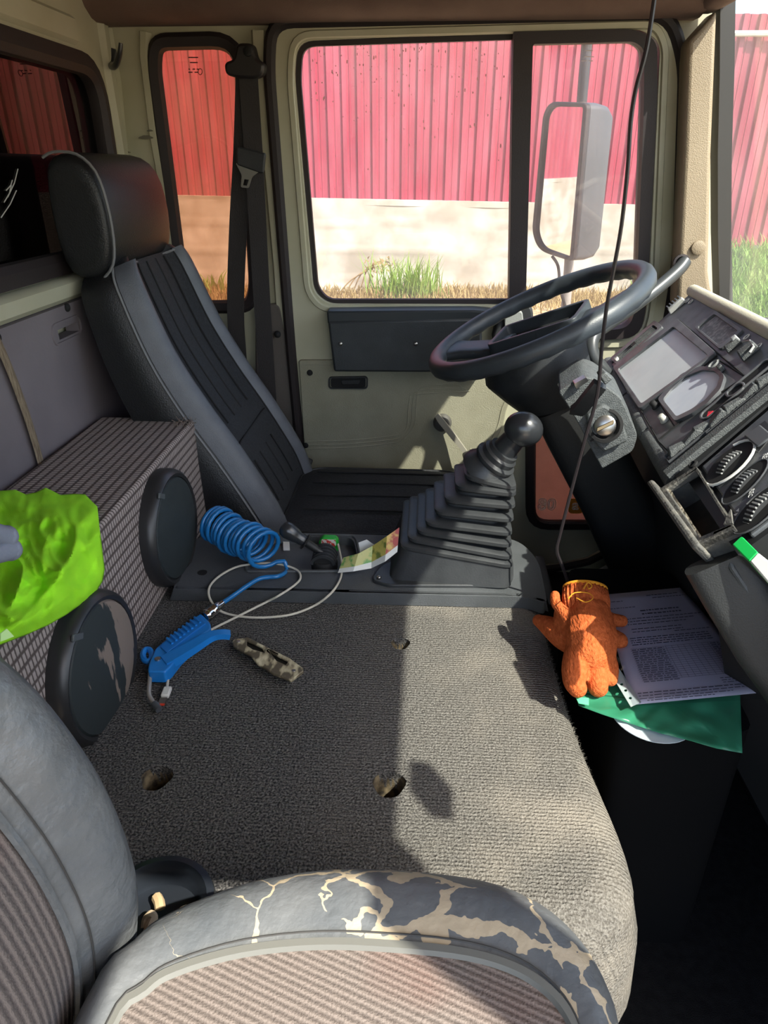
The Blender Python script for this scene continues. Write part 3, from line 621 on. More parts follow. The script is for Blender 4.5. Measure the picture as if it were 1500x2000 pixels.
# ---------------------------------------------------------------- steering wheel and column
WC = PY(1047, 624, 1.52); WT_ = radians(25.5); WR = .230
wu, wv, wn_ = V((cos(WT_), 0, sin(WT_))), V((0, 1, 0)), V((-sin(WT_), 0, cos(WT_)))
def WP(a, b, c=0): return WC + wu * a + wv * b + wn_ * c
sw = thing('steering_wheel', WC, 'large black two spoke steering wheel with an open hollow centre', 'steering wheel')
wb_ = mat('wheel_black', '3A4046', .42, '33383D', 15, bump=.1, bs=500)
rim = []
for i in range(96):
    t = 2 * pi * i / 96; rim.append(WP(WR * cos(t), WR * sin(t)))
rg = []
for i, p in enumerate(rim):
    t = 2 * pi * i / 96; d = wu * cos(t) + wv * sin(t); k = 1 + (.07 * sin(i * 2 * pi / 3.2))
    rg.append([p + d * (.0185 * cos(a) * (k if cos(a) < .3 and sin(a) < .2 else 1)) + wn_ * .0205 * sin(a) * (k if sin(a) < 0 else 1) for a in [j * 2 * pi / 12 for j in range(12)]])
MB().loft(rg, closed=True).build('rim', wb_, sw, smooth=80)
FI = radians(27); su, sv_ = wu * cos(FI) - wv * sin(FI), wu * sin(FI) + wv * cos(FI)
def HP(a, b, c=0): return WC + su * a + sv_ * b + wn_ * c
for sgn in (-1, 1):
    rings = []
    for t, wd, hh, z in ((.07, .060, .020, -.036), (.13, .050, .018, -.030), (.18, .050, .016, -.016), (.228, .072, .013, -.003)):
        rings.append([HP(sgn * t, a * wd - .006, z + b * hh) for a, b in rrect(1.4, 1.6, .5, 4)])
    MB().loft(rings).build('spoke', wb_, sw)
po_ = [HP(a, b, -.006) for a, b in rrect(.205, .120, .018, 4)]; pi_ = [HP(a, b, -.006) for a, b in rrect(.185, .100, .012, 4)]
MB().plate(po_, [pi_], -wn_ * .055).build('hub_box', wb_, sw, bevel=.002)
MB().prism([p - wn_ * .035 for p in pi_], -wn_ * .01).build('hub_floor', mat('hub_inside', '6A645A', .7, '4C4740', 30), sw)
for k, (a, b, r) in enumerate(((-.02, .01, .5), (.05, .0, -.3), (.02, -.02, .1))): MB().box(HP(a, b, -.034), (.06, .008, .006), Matrix.Rotation(r, 3, 'Z')).build('contact_strip', mat('wood_strip', 'B9965E', .6) if k == 0 else steel, sw)
MB().loft([[WC + wn_ * (-.03 - d) + (wu * cos(t) + wv * sin(t)) * r + wu * o for t in [k * pi / 12 for k in range(24)]] for r, d, o in ((.095, .0, -.01), (.115, .02, -.025), (.115, .06, -.035), (.100, .11, -.025), (.090, .15, -.012))]).build('hub_shroud', blackp, sw)
cl = thing('steering_column', WC - wn_ * .85 + V((0, 0, 0)), 'black steering column with key housing below the wheel', 'steering column')
cax = -wn_
colb = MB().loft([[WC + cax * d + wu * (a * wa + o) + wv * b * wb2 for a, b in rrect(1, 1, .25, 4)] for d, wa, wb2, o in ((.185, .13, .15, -.015), (.26, .15, .16, .0), (.45, .155, .16, .02), (.72, .15, .15, .03), (1.0, .15, .15, .03))])
colb.build('column_shroud', mat('column_black', '1E1F20', .55, bump=.15, bs=500), cl)
# key housing towards the camera
kh = [(1090, 765, 8), (1140, 735, 12), (1165, 742, 10), (1212, 775, 10), (1246, 850, 12), (1236, 882, 10), (1176, 916, 3), (1152, 872, 8), (1132, 832, 12), (1108, 792, 8)]
KY = 1.24
kpl = [PY(x, y, KY) for x, y in round_poly(kh, 8)]
gr2 = mat('grained_housing', '5A5E5F', .6, '484C4D', 90, bump=.6, bs=450)
MB().prism(kpl, (0.02, .14, .0)).build('key_housing', gr2, cl, bevel=.006)
MB().prism([PY(x, y, KY - .016) for x, y in round_poly([(1146, 812, 6), (1180, 790, 10), (1214, 815, 10), (1228, 862, 8), (1180, 884, 6), (1158, 860, 6)], 6)], (0, .02, 0)).build('lock_boss', gr2, cl, bevel=.004)
LN = V((-.25, -1, .25)).normalized(); LC = PY(1182, 831, KY - .018)
MB().lathe(LC, LN, [(.030, -.004), (.0315, .003), (.026, .004), (.0225, -.004), (.001, -.004)], 28).build('lock_well', matte, cl)
MB().lathe(LC, LN, [(.019, -.004), (.019, .006), (.016, .008), (.001, .008)], 24).build('lock_barrel', steel, cl)
lu = LN.cross(V((0, 0, 1))).normalized(); lv = lu.cross(LN)
MB().box(LC + LN * .010, (.034, .004, .008), Matrix((lu * .8 + lv * -.5, LN, lv)).transposed()).build('key_bar', mat('brass_key', 'A38A66', .35, metal=1), cl, bevel=.001)
MB().prism([PY(x, y, KY - .017) for x, y in ((1151, 861), (1170, 846), (1173, 849), (1154, 863))], (0, -.001, 0)).build('lock_marker', matte, cl)
# stalk with a square tip
MB().sweep([PY(1126, 803, 1.22), PY(1134, 797, 1.20), PY(1172, 750, 1.18)], rrect(.024, .016, .005), up=(0, -1, 0)).build('indicator_stalk', blackp, cl)
MB().prism([PY(x, y, 1.165) for x, y in round_poly([(1171, 735, 4), (1184, 727, 4), (1197, 741, 4), (1182, 753, 4)], 3)], (0, .03, 0)).build('stalk_tip', grain, cl, bevel=.003)
MB().prism([PY(x, y, 1.225) for x, y in round_poly([(1121, 750, 3), (1145, 737, 3), (1150, 744, 3), (1126, 760, 3)], 3)], (0, .02, 0)).build('stalk_gate', steel, cl)
# grab handle from the pillar to the dash
gp = [(1338, 510, 1.90), (1325, 527, 1.885), (1290, 558, 1.86), (1240, 597, 1.82), (1195, 628, 1.77), (1165, 650, 1.73), (1155, 672, 1.71), (1160, 698, 1.70), (1178, 722, 1.70), (1192, 740, 1.71)]
tag(MB().tube(spline([PY(x, y, Y) for x, y, Y in gp], 5), .0165, 12).build('grab_handle', mat('grab_black', '3B3E40', .35), None), 'bent black grab rail running from the pillar socket to the dashboard edge', 'grab handle')
# clutch pedal
pd = thing('clutch_pedal', PY(1190, 1120, 1.46) - V((0, 0, .05)), 'worn grey foot pedal with three slots, under the steering column', 'pedal')
pn = V((-.55, -.45, .7)).normalized()
pc = PY(1190, 1120, 1.46)
def pq(x, y, h=0): return PP(x, y, pc, pn) + pn * h
pm = mat('worn_pedal', '8E8A83', .5, '6E6A64', 60)
MB().plate([pq(x, y) for x, y in round_poly([(1163, 1114, 8), (1200, 1095, 8), (1217, 1122, 8), (1177, 1143, 8)], 8)], [[pq(x, y) for x, y in ((1172 + 4 * k, 1117 + 8 * k), (1199 + 4.5 * k, 1104 + 8 * k), (1200.5 + 4.5 * k, 1106.5 + 8 * k), (1173.5 + 4 * k, 1119.5 + 8 * k))] for k in range(3)], -pn * .008).build('pedal_pad', pm, pd, bevel=.0015)
MB().prism([pq(x, y, -.011) for x, y in ((1170, 1113), (1200, 1100), (1211, 1122), (1179, 1138))], -pn * .008).build('pedal_plate', matte, pd)
MB().tube([pq(1205, 1115, -.012), pq(1222, 1112, -.05), pq(1250, 1080, -.10)], .011, 8).build('pedal_arm', matte, pd)
# grey rod under the dash
MB().tube([PY(1262, 1085, 1.5), PY(1290, 1060, 1.5)], .004, 6).build('pedal_rod', steel, pd)
# thin black cable hanging from the ceiling
wp = [(1292, -110), (1283, -40), (1278, 0), (1263, 95), (1242, 175), (1232, 240), (1226, 330), (1214, 440), (1198, 530), (1185, 600), (1175, 685), (1167, 770), (1142, 860), (1117, 955), (1095, 1040), (1088, 1075), (1098, 1105), (1108, 1135), (1114, 1170)]
tag(MB().tube(spline([PY(x, y, 1.10) for x, y in wp], 4), .0030, 7).build('hanging_cable', mat('cable_black', '2B2628', .35), None), 'thin black cable hanging from the ceiling across the steering wheel', 'cable')
# green and white plastic flip box at the edge of the heater panel
gb = thing('gum_box', D(1470, 1085, .01), 'small bright green and white plastic box wedged beside the open ashtray', 'box')
n2 = (DNRM + V((-.2, -.3, .3))).normalized()
go_ = D(1428, 1062, .045)
def G(x, y, h=0): return PP(x, y, go_, n2) + n2 * h
grn = mat('bright_green_plastic', '1FC25A', .35, transl=.15)
MB().prism([G(x, y) for x, y in round_poly([(1430, 1063, 2), (1448, 1046, 6), (1480, 1078, 3), (1463, 1096, 3)], 3)], -n2 * .016).build('green_end', grn, gb, bevel=.002)
MB().prism([G(x, y) for x, y in ((1463, 1096), (1480, 1078), (1530, 1118), (1510, 1150))], -n2 * .016).build('white_end', mat('box_white', 'F2F2EA', .4), gb, bevel=.002)
MB().prism([G(x, y, -.004) for x, y in ((1462, 1097), (1466, 1095), (1492, 1120), (1487, 1124))], -n2 * .014).build('green_side', grn, gb)
# outside mirror on its arm
MN = V((-.9, -.44, .0)).normalized(); MU = V((0, 0, 1)); MX = MU.cross(MN).normalized(); MX = -MX if MX.x < 0 else MX
mc = PY(1092, 352, 2.40)
def MPx(px, py, off=0): return PP(px, py, mc, MN) + MN * off
mr = thing('door_mirror', PY(1110, 600, 2.42), 'big rectangular outside mirror on a vertical arm by the driver\'s window', 'mirror')
mo = [(1060, 222, 24), (1074, 198, 22), (1146, 200, 14), (1118, 512, 12), (1052, 490, 30), (1038, 455, 20)]
mi = [(1066, 226, 18), (1078, 208, 14), (1138, 209, 6), (1112, 502, 6), (1058, 483, 22), (1046, 455, 16)]
moq = [MPx(x, y) for x, y in round_poly(mo, 10)]; miq = [MPx(x, y) for x, y in round_poly(mi, 10)]
hs = mat('mirror_housing', '4A4D52', .45, bump=.1, bs=300)
MB().plate(moq, [miq], -MN * .02).build('mirror_rim', rubber, mr, bevel=.003)
ce = sum(moq, V((0, 0, 0))) / len(moq)
MB().loft([[ce + (p - ce) * k - MN * d for p in moq] for k, d in ((1.0, .012), (1.0, .05), (.97, .085), (.88, .11), (.6, .125))]).build('mirror_housing', hs, mr)
MB().prism([p - MN * .008 for p in miq], -MN * .003).build('mirror_glass', mat('mirror_glass', 'EDEDED', .02, metal=1), mr, smooth=0)
MB().tube([PY(1150, 40, 2.50), PY(1140, 150, 2.50), PY(1136, 200, 2.50)], .016, 10).build('upper_arm', mat('arm_dark', '2C2E33', .4), mr)
am = mat('arm_grey', '8E8B88', .5)
MB().tube([PY(1112, 505, 2.46), PY(1108, 560, 2.45), PY(1104, 612, 2.44)], .016, 10).build('lower_arm', am, mr)
MB().tube(spline([PY(1078, 500, 2.43), PY(1090, 520, 2.42), PY(1094, 560, 2.41), PY(1104, 600, 2.42)], 4), .005, 6).build('mirror_cable', matte, mr)
# ---------------------------------------------------------------- engine cover with worn carpet
CZ = -.765
carpet = bpy.data.materials.new('worn_carpet'); carpet.use_nodes = True
def carpet_nodes(m):
    t = m.node_tree; N = t.nodes; L = t.links; b = N['Principled BSDF']; b.inputs['Roughness'].default_value = .95; b.inputs['Specular IOR Level'].default_value = .15
    tc = N.new('ShaderNodeTexCoord')
    n1 = N.new('ShaderNodeTexNoise'); n1.inputs['Scale'].default_value = 330; n1.inputs['Detail'].default_value = 3; L.new(tc.outputs['Object'], n1.inputs[0])
    r1 = N.new('ShaderNodeValToRGB'); e = r1.color_ramp.elements; e[0].position = .36; e[1].position = .68; e[0].color = lin('2C2C2D') + (1,); e[1].color = lin('787672') + (1,); L.new(n1.outputs[0], r1.inputs[0])
    n2 = N.new('ShaderNodeTexNoise'); n2.inputs['Scale'].default_value = 7; n2.inputs['Detail'].default_value = 4; L.new(tc.outputs['Object'], n2.inputs[0])
    r2 = N.new('ShaderNodeValToRGB'); e = r2.color_ramp.elements; e[0].position = .5; e[1].position = .8; e[0].color = (0, 0, 0, 1); e[1].color = (.5, .5, .5, 1); L.new(n2.outputs[0], r2.inputs[0])
    sx = N.new('ShaderNodeSeparateXYZ'); L.new(tc.outputs['Object'], sx.inputs[0]); mr_ = N.new('ShaderNodeMapRange'); mr_.inputs[1].default_value = .08; mr_.inputs[2].default_value = .40; mr_.inputs[4].default_value = 1.0; L.new(sx.outputs['X'], mr_.inputs[0])  # dust fades out leftward; the shaded side's darker tone is painted in too
    bs_ = N.new('ShaderNodeMath'); bs_.operation = 'MULTIPLY_ADD'; bs_.inputs[1].default_value = 1.0; bs_.inputs[2].default_value = .22; L.new(r2.outputs[0], bs_.inputs[0])
    dm = N.new('ShaderNodeMath'); dm.operation = 'MULTIPLY'; L.new(bs_.outputs[0], dm.inputs[0]); L.new(mr_.outputs[0], dm.inputs[1])
    mx = N.new('ShaderNodeMix'); mx.data_type = 'RGBA'; L.new(dm.outputs[0], mx.inputs[0]); L.new(r1.outputs[0], mx.inputs[6]); mx.inputs[7].default_value = lin('A0978A') + (1,)
    L.new(mx.outputs[2], b.inputs['Base Color'])
    wv = N.new('ShaderNodeTexWave'); wv.wave_type = 'BANDS'; wv.bands_direction = 'Y'; wv.inputs['Scale'].default_value = 55; wv.inputs['Distortion'].default_value = 2.5; wv.inputs['Detail'].default_value = 2; wv.inputs['Detail Scale'].default_value = 4
    L.new(tc.outputs['Object'], wv.inputs[0])
    ad = N.new('ShaderNodeMath'); ad.operation = 'MULTIPLY_ADD'; ad.inputs[1].default_value = .35; L.new(wv.outputs[1], ad.inputs[0]); L.new(n1.outputs[0], ad.inputs[2])
    k = N.new('ShaderNodeBump'); k.inputs['Strength'].default_value = .9; k.inputs['Distance'].default_value = .004; L.new(ad.outputs[0], k.inputs['Height']); L.new(k.outputs[0], b.inputs['Normal'])
carpet_nodes(carpet)
cov = thing('engine_cover', (-.25, .8, -1.25), 'engine cover between the seats under worn speckled grey carpet', 'engine cover')
def fx(y):   # front edge of the flat top
    return .205 + .02 * math.exp(-((y - .62) / .22) ** 2)
HOLES = [(PZ(305, 1520, CZ), .022), (PZ(760, 1532, CZ), .023), (PZ(782, 1257, CZ), .017)]
ys = [1.40 - i * .03 for i in range(30)]; ys = [y for y in ys if y > .565]
def front(y):
    bl = .034 * math.exp(-((y - .60) / .13) ** 2); x = fx(y); out = []
    for a in range(0, 7): t = a / 6 * pi / 2; out.append(V((x + (.035 + bl * .5) * sin(t), y, CZ - (.035 + bl * .3) * (1 - cos(t)))))
    for dz, dx in ((.10, .006), (.2, .006), (.32, -.01), (.49, -.02)): out.append(V((x + .035 + bl * (.5 + 2.2 * dz * (dz < .25) + .4 * (dz >= .25)) + dx, y, CZ - dz)))
    return out
rings = [front(y) for y in ys]; f0 = rings[-1]; xc = fx(ys[-1]) - .06
for i in range(1, 10):
    a = i / 9 * pi / 2; rings.append([V((xc + (p.x - xc) * cos(a), ys[-1] - (p.x - xc) * .9 * sin(a), p.z)) for p in f0])
rings += [[V((xc - i * .18, q.y, q.z)) for q in rings[-1]] for i in range(1, 6)]
top = [r[0] for r in rings] + [V((rings[-1][0].x, 1.40, CZ))]
hl = [[c + V((r * cos(t) * (1 + .12 * sin(3 * t)), r * sin(t), 0)) for t in [k * pi / 9 for k in range(18)]] for c, r in HOLES]
cm = MB().plate(top, hl, (0, 0, -.03))
cm.loft(rings, ringclosed=False)
cm.build('carpet_top', carpet, cov, smooth=50, weld=.0005)
# loose fibres on the carpet edge
fb = MB()
for i in range(5200):
    if i < 3600: x, y = U(-.45, .20), U(.56, 1.10); z = CZ; n = V((0, 0, 1))
    else:
        y = U(.58, 1.15); t = U(.1, 1.5); x = fx(y) + .036 * sin(t); z = CZ - .035 * (1 - cos(t)); n = V((sin(t), 0, cos(t)))
    if any((V((x, y, z)) - c).length < r + .003 for c, r in HOLES): continue
    d = (n * U(.2, 1) + V((U(-1, 1), U(-1, 1), U(-.2, .4)))).normalized() * U(.003, .0075); q = V((U(-1, 1), U(-1, 1), 0)).normalized() * .0004; p = V((x, y, z))
    fb.add([p - q, p + q, p + d], [(0, 1, 2)])
fb.build('carpet_fibre', mat('carpet_fibre', '8F897F', .9, '45433F', 400), cov, smooth=0, fix=False)['kind'] = 'stuff'
foam = mat('felt_underlay', '857559', .95, '2A241C', 60, bump=.8, bs=120)
for c, r in HOLES:
    MB().lathe(c, (0, 0, -1), [(r * 1.03, .001), (r * 1.0, .016), (r * .98, .05), (.001, .052)], 18, cap0=False).build('bolt_hole', foam, cov)
    MB().lathe(c + V((-.004, 0, -.051)), (0, 0, 1), [(.008, 0), (.008, .005), (.005, .007), (.001, .007)], 6).build('bolt_head', steel, cov)
# ---------------------------------------------------------------- plastic gear console
TZ = -.738
con = thing('gear_console', PZ(700, 1120, CZ), 'dark grey plastic console tray at the foot of the gear lever', 'console')
def T(x, y, z=TZ): return PZ(x, y, z)
RC = [(505, 1046, 10), (690, 1050, 14), (700, 1098, 14), (690, 1112, 8), (486, 1112, 8), (497, 1058, 8)]
cs = MB().plate([T(x, y) for x, y in round_poly([(338, 1150, 4), (374, 1058, 10), (420, 1036, 10), (1010, 1052, 50), (1052, 1092, 60), (1070, 1180, 14), (1030, 1166, 30)], 8)], [[T(x, y) for x, y in round_poly(RC, 8)], [T(395 + 9 * cos(t), 1118 + 5.5 * sin(t)) for t in [k * pi / 7 for k in range(14)]]], (0, 0, -.026))
cs.build('console_shell', darkp, con, bevel=.005, bseg=3)
MB().prism([T(338, 1150), T(1030, 1166), T(1068, 1178), T(1072, 1196, CZ), T(1030, 1180, CZ), T(330, 1174, CZ)], (0, .012, 0)).build('console_lip', darkp, con, bevel=.002)
MB().loft([[T(1046, 1086), T(1072, 1180)], [T(1058, 1086, TZ - .02), T(1085, 1184, TZ - .02)], [T(1062, 1090, TZ - .12), T(1090, 1190, TZ - .12)]], ringclosed=False).build('console_flank', darkp, con)
MB().prism([T(x, y, TZ - .020) for x, y in round_poly(RC, 8)], (0, 0, -.004)).build('tray_bottom', darkp, con)
MB().tube([T(x, y, TZ + .001) for x, y in round_poly([(500, 1042, 10), (695, 1046, 14), (706, 1100, 14), (694, 1116, 8), (480, 1116, 8), (492, 1054, 8)], 8)], .0032, 6, closed=True).build('tray_rim', darkp, con)
MB().lathe(T(395, 1118), (0, 0, -1), [(.0105, 0), (.0105, .02), (.001, .021)], 14).build('screw_well', matte, con)
# ---------------------------------------------------------------- gear lever with pleated boot
gl_ = thing('gear_lever', T(870, 1120), 'black gear lever with stepped pleated rubber boot', 'gear lever')
br = mat('boot_rubber', '2E3032', .42, '37393B', 25, bump=.08, bs=300)
bp = [(724, 1132, 12), (770, 1085, 30), (800, 1070, 40), (1000, 1092, 20), (1005, 1128, 10), (985, 1144, 8), (760, 1142, 10)]
MB().prism([T(x, y, TZ + .007) for x, y in round_poly([(724, 1132, 12), (745, 1100, 30), (960, 1056, 20), (1003, 1085, 20), (1003, 1130, 10), (985, 1143, 8), (760, 1142, 10)], 8)], (0, 0, -.009)).build('boot_flange', br, gl_, bevel=.002)
for x, y in ((740, 1127), (990, 1132)): MB().ball(T(x, y, TZ + .009), (.005, .005, .003)).build('flange_screw', steel, gl_)
TL = [(783, 1075, 1003, 1114), (797, 1060, 1002, 1098), (815, 1046, 1001, 1074), (832, 1030, 1002, 1051), (850, 1008, 1005, 1024), (870, 985, 1008, 998), (892, 960, 1010, 974), (910, 940, 1010, 962)]
rings = []
for i, (x0, y0, x1, y1) in enumerate(TL):
    Yn = 1.175 + .006 * i; a, b = PY(x0, y0, Yn), PY(x1, y1 + 0, Yn - .014)
    dep = .215 - .016 * i; e = b - a
    dv = V((0, 1, .0)) * dep; th = V((-.15, 0, .9)) * .0145
    def ring(grow, h):
        c = a + e * .5 + dv * .5 + th * h; ln = e.length; eh = e.normalized()
        return [c + eh * p + V((0, 1, 0)) * q for p, q in rrect(max(ln + 2 * grow, .02), dep + 2 * grow, .022, 4)]
    rings += [ring(-.002, 0), ring(.001, .25), ring(.001, .75), ring(-.004, 1.0), ring(-.022, 1.1), ring(-.022, 1.45)]
rings = [[V((0, 0, 0)) + p for p in rings[0]]] + rings
lowr = [V((p.x + (.012 if p.x < 0 else 0) * 0, p.y, max(TZ + .004, p.z - .05))) for p in rings[0]]
c0 = sum(lowr, V((0, 0, 0))) / len(lowr)
lowr = [V((c0.x - .012 + (p.x - c0.x) * 1.13, c0.y + (p.y - c0.y) * 1.08, TZ + .004)) for p in rings[0]]
MB().loft([lowr] + rings).build('pleated_boot', br, gl_, smooth=38)
ct = sum(rings[-1], V((0, 0, 0))) / len(rings[-1])
KN = PY(1018, 842, 1.24); ax = (KN - ct).normalized()
MB().lathe(ct, ax, [(.052, -.012), (.050, .0), (.042, .010), (.040, .016), (.043, .020), (.043, .026), (.036, .030), (.036, .040), (.031, .044), (.030, .052), (.001, .053)], 24).build('boot_collar', br, gl_)
d_ = (KN - ct).length
kb = mat('knob_black', '2B2D30', .28, coat=.2)
pth = [ct + ax * .03, ct.lerp(KN, .55), ct.lerp(KN, .8), KN + V((-.004, 0, -.004))]
MB().tube(spline(pth, 4), .021, 16, scale=[1.25 - .3 * i / 12 for i in range(13)]).build('lever_shaft', kb, gl_)
MB().ball(KN + V((.004, 0, .004)), (.037, .031, .033), 22, 14, Matrix.Rotation(.35, 3, 'Y')).build('lever_knob', kb, gl_)
MB().ball(KN + V((.0, -.001, .026)), (.018, .016, .008), 18, 8).build('knob_cap', mat('knob_cap', '3E4448', .3), gl_)
# ---------------------------------------------------------------- driver's seat
vin = mat('black_vinyl', '1C1D1F', .42, bump=.25, bs=350)
grey = mat('graphite_leatherette', '53565C', .40, '5B5E64', 20, bump=.22, bs=420)
fabr = mat('black_seat_fabric', '1E2023', .75, '2B2D31', 160, bump=.5, bs=260)
pipe = mat('grey_piping', '77787A', .6)
def seat_back(root_, spine, Yc, hw, thick, mats, ribs, nm='backrest'):
    """spine: list of (X, Z, half width, thickness); front faces +X. Returns surface function front(i, y, off)."""
    sp = spline([V((a, b, 0)) for a, b, *_ in spine], 5); hws = spline([V((c, d, 0)) for _, _, c, d in spine], 5)
    nn = []
    for i in range(len(sp)):
        t = sp[min(i + 1, len(sp) - 1)] - sp[max(i - 1, 0)]; t.normalize(); nn.append(V((-t.y, t.x)) if t.y < 0 else V((t.y, -t.x)))
    def pt(i, k, off=0):          # k in -1..1 across
        p = sp[i]; h, th = hws[i].x, hws[i].y; n = nn[i]
        bul = .020 * math.exp(-((abs(k) - .80) / .16) ** 2) - .35 * th * max(0, (abs(k) - .88) / .12) ** 2
        return V((p.x + n.x * (bul + off), Yc + k * h, p.y + n.y * (bul + off)))
    return sp, hws, nn, pt
def build_back(root_, spine, Yc, body_m, centre_m, side_m, kin=.58, smooth=60, top=True):
    sp, hws, nn, pt = seat_back(root_, spine, Yc, 0, 0, None, None)
    m = len(sp)
    # shell: sides and rear
    shell = MB(); rings = []
    for i in range(m):
        h, th = hws[i].x, hws[i].y; n = V((nn[i].x, 0, nn[i].y)); f = [pt(i, -1 + 2 * j / 24, -.003) for j in range(25)]
        bk = [pt(i, k, 0) - n * th * q for k, q in ((1.0, .25), (1.0, .6), (.94, .92), (.8, 1.0), (.3, 1.02), (-.3, 1.02), (-.8, 1.0), (-.94, .92), (-1.0, .6), (-1.0, .25))]
        rings.append(f + bk)
    c = sum(rings[0], V((0, 0, 0))) / len(rings[0]); t0 = (sp[0] - sp[1]).normalized() * .012
    cap = [c + (p - c) * .9 + V((t0.x, 0, t0.y)) for p in rings[0]]; cap2 = [c + (p - c) * .6 + V((t0.x, 0, t0.y)) * 1.3 for p in rings[0]]
    shell.loft([cap2, cap] + rings); shell.build('backrest_shell', body_m, root_, smooth=smooth)
    def strip_(k0, k1, nk, m_, nm, bump=0, i0=0, i1=None):
        i1 = m - 1 if i1 is None else i1; g = MB()
        g.grid(lambda a, b: pt(int(round(i0 + a * (i1 - i0))), k0 + (k1 - k0) * b, .003 + bump * sin(pi * min(1, max(0, b)))), i1 - i0, nk)
        return g.build(nm, m_, root_, smooth=80)
    return sp, hws, pt, strip_, m
ds = thing('driver_seat', (-.25, 1.687, -1.25), 'black and graphite driver\'s seat with ribbed centre and tall headrest', 'seat')
KS = 1.235
SPD = [(-.535, -.150, .19, .09), (-.522, -.183, .218, .10), (-.478, -.300, .232, .12), (-.425, -.400, .235, .14), (-.37, -.489, .235, .15), (-.315, -.590, .235, .15), (-.293, -.650, .230, .13), (-.285, -.70, .225, .12)]
SPD = [(a * KS, b * KS, c, d) for a, b, c, d in SPD]
sp, hws, pt, stp, m = build_back(ds, SPD, 1.687, vin, fabr, grey)
stp(-.96, -.67, 8, grey, 'side_bolster', .012); stp(.67, .96, 8, grey, 'side_bolster', .012)
mid = m * 5 // 9
stp(-.67, .67, 12, fabr, 'centre_panel', .006, 0, m - 1)
for s in (-1, 1):
    MB().tube([pt(i, s * .97, .004) for i in range(0, m)], .0028, 6).build('edge_piping', pipe, ds)
    MB().tube([pt(i, s * .67, .004) for i in range(0, m)], .0022, 6).build('bolster_seam', matte, ds)
MB().tube([pt(1, k / 10, .004) for k in range(-9, 10)], .0028, 6).build('edge_piping', pipe, ds)
for k in (-.46, -.20, .08, .36):
    MB().tube([pt(i, k, .0095) for i in range(2, mid - 1)], .0022, 5).build('stitched_channel', matte, ds)
    MB().tube([pt(i, k, .0095) for i in range(mid + 2, m - 8)], .0022, 5).build('stitched_channel', matte, ds)
MB().tube([pt(int(mid - 2 * (k / 6) ** 2 * 0 + abs(k) * 0), k / 10, .0105) for k in range(-6, 7)], .0022, 5).build('cross_seam', matte, ds)
# headrest
rings = []; HRY = 1.672
for k in [-1, -.985, -.94, -.8, -.4, 0, .4, .8, .94, .985, 1]:
    q = {1: .80, .985: .90, .94: .97}.get(abs(k), 1.0); bul = .016 * (1 - abs(k) ** 2.2)
    prof_ = [(-.762, .018), (-.740, .032), (-.700, .030), (-.668 + bul * .6, .0), (-.655 + bul, -.06), (-.653 + bul, -.13), (-.662 + bul * .6, -.185), (-.69, -.215), (-.74, -.215), (-.765, -.19), (-.772, -.10), (-.770, -.02)]
    c = V((-.725, 0, -.09)); rings.append([V((c.x + (a - c.x) * q, HRY + k * .19, c.z + (b - c.z) * q)) for a, b in prof_])
MB().loft(rings).build('headrest', vin, ds, smooth=80, sub=1)
MB().tube(spline([V((x + .003, HRY - .182, z)) for x, z in ((-.77, .020), (-.745, .030), (-.70, .026), (-.668, -.004), (-.655, -.06), (-.653, -.13), (-.663, -.18), (-.69, -.21))], 3), .003, 6).build('headrest_piping', pipe, ds)
for y in (1.60, 1.75): MB().tube([(-.70, y, -.18), (-.68, y, -.26)], .007, 8).build('headrest_post', steel, ds)
# cushion
def cushion(outline, z0, hgt, drop, n=4):
    c = sum(outline, V((0, 0, 0))) / len(outline)
    def at(j, r): p = outline[j % len(outline)]; q = c + (p - c) * r; return V((q.x, q.y, z0 + hgt * (1 - r ** 3)))
    return c, at
DO_ = [V((a, b, 0)) for a, b in round_poly([(-.40, 1.45), (.15, 1.45), (.19, 1.68), (.15, 1.925), (-.40, 1.925)], .09, 7)]
cc, cat_ = cushion(DO_, -.82, .05, .12); N_ = len(DO_)
MB().loft([[cat_(j, r) for j in range(N_)] for r in (.02, .3, .5, .7, .85, .95, 1.0)] + [[V((p.x * 1.01, p.y, -.85)) for p in DO_], [V((p.x, p.y, -.95)) for p in DO_]]).build('cushion', fabr, ds, smooth=70)
for k in range(4):
    MB().tube([V((x, 1.56 + .08 * k, -.7685 - .5 * max(0, x - .02) ** 2 - .03 * abs(k - 1.5) * .1)) for x in (-.30, -.18, -.06, .05, .10)], .0028, 5).build('stitched_channel', matte, ds)
MB().tube([cat_(j, .86) + V((0, 0, .002)) for j in range(N_)], .0035, 6, closed=True).build('cushion_seam', vin, ds)
MB().box((-.12, 1.69, -1.095), (.40, .36, .30)).build('seat_base', matte, ds, bevel=.02)
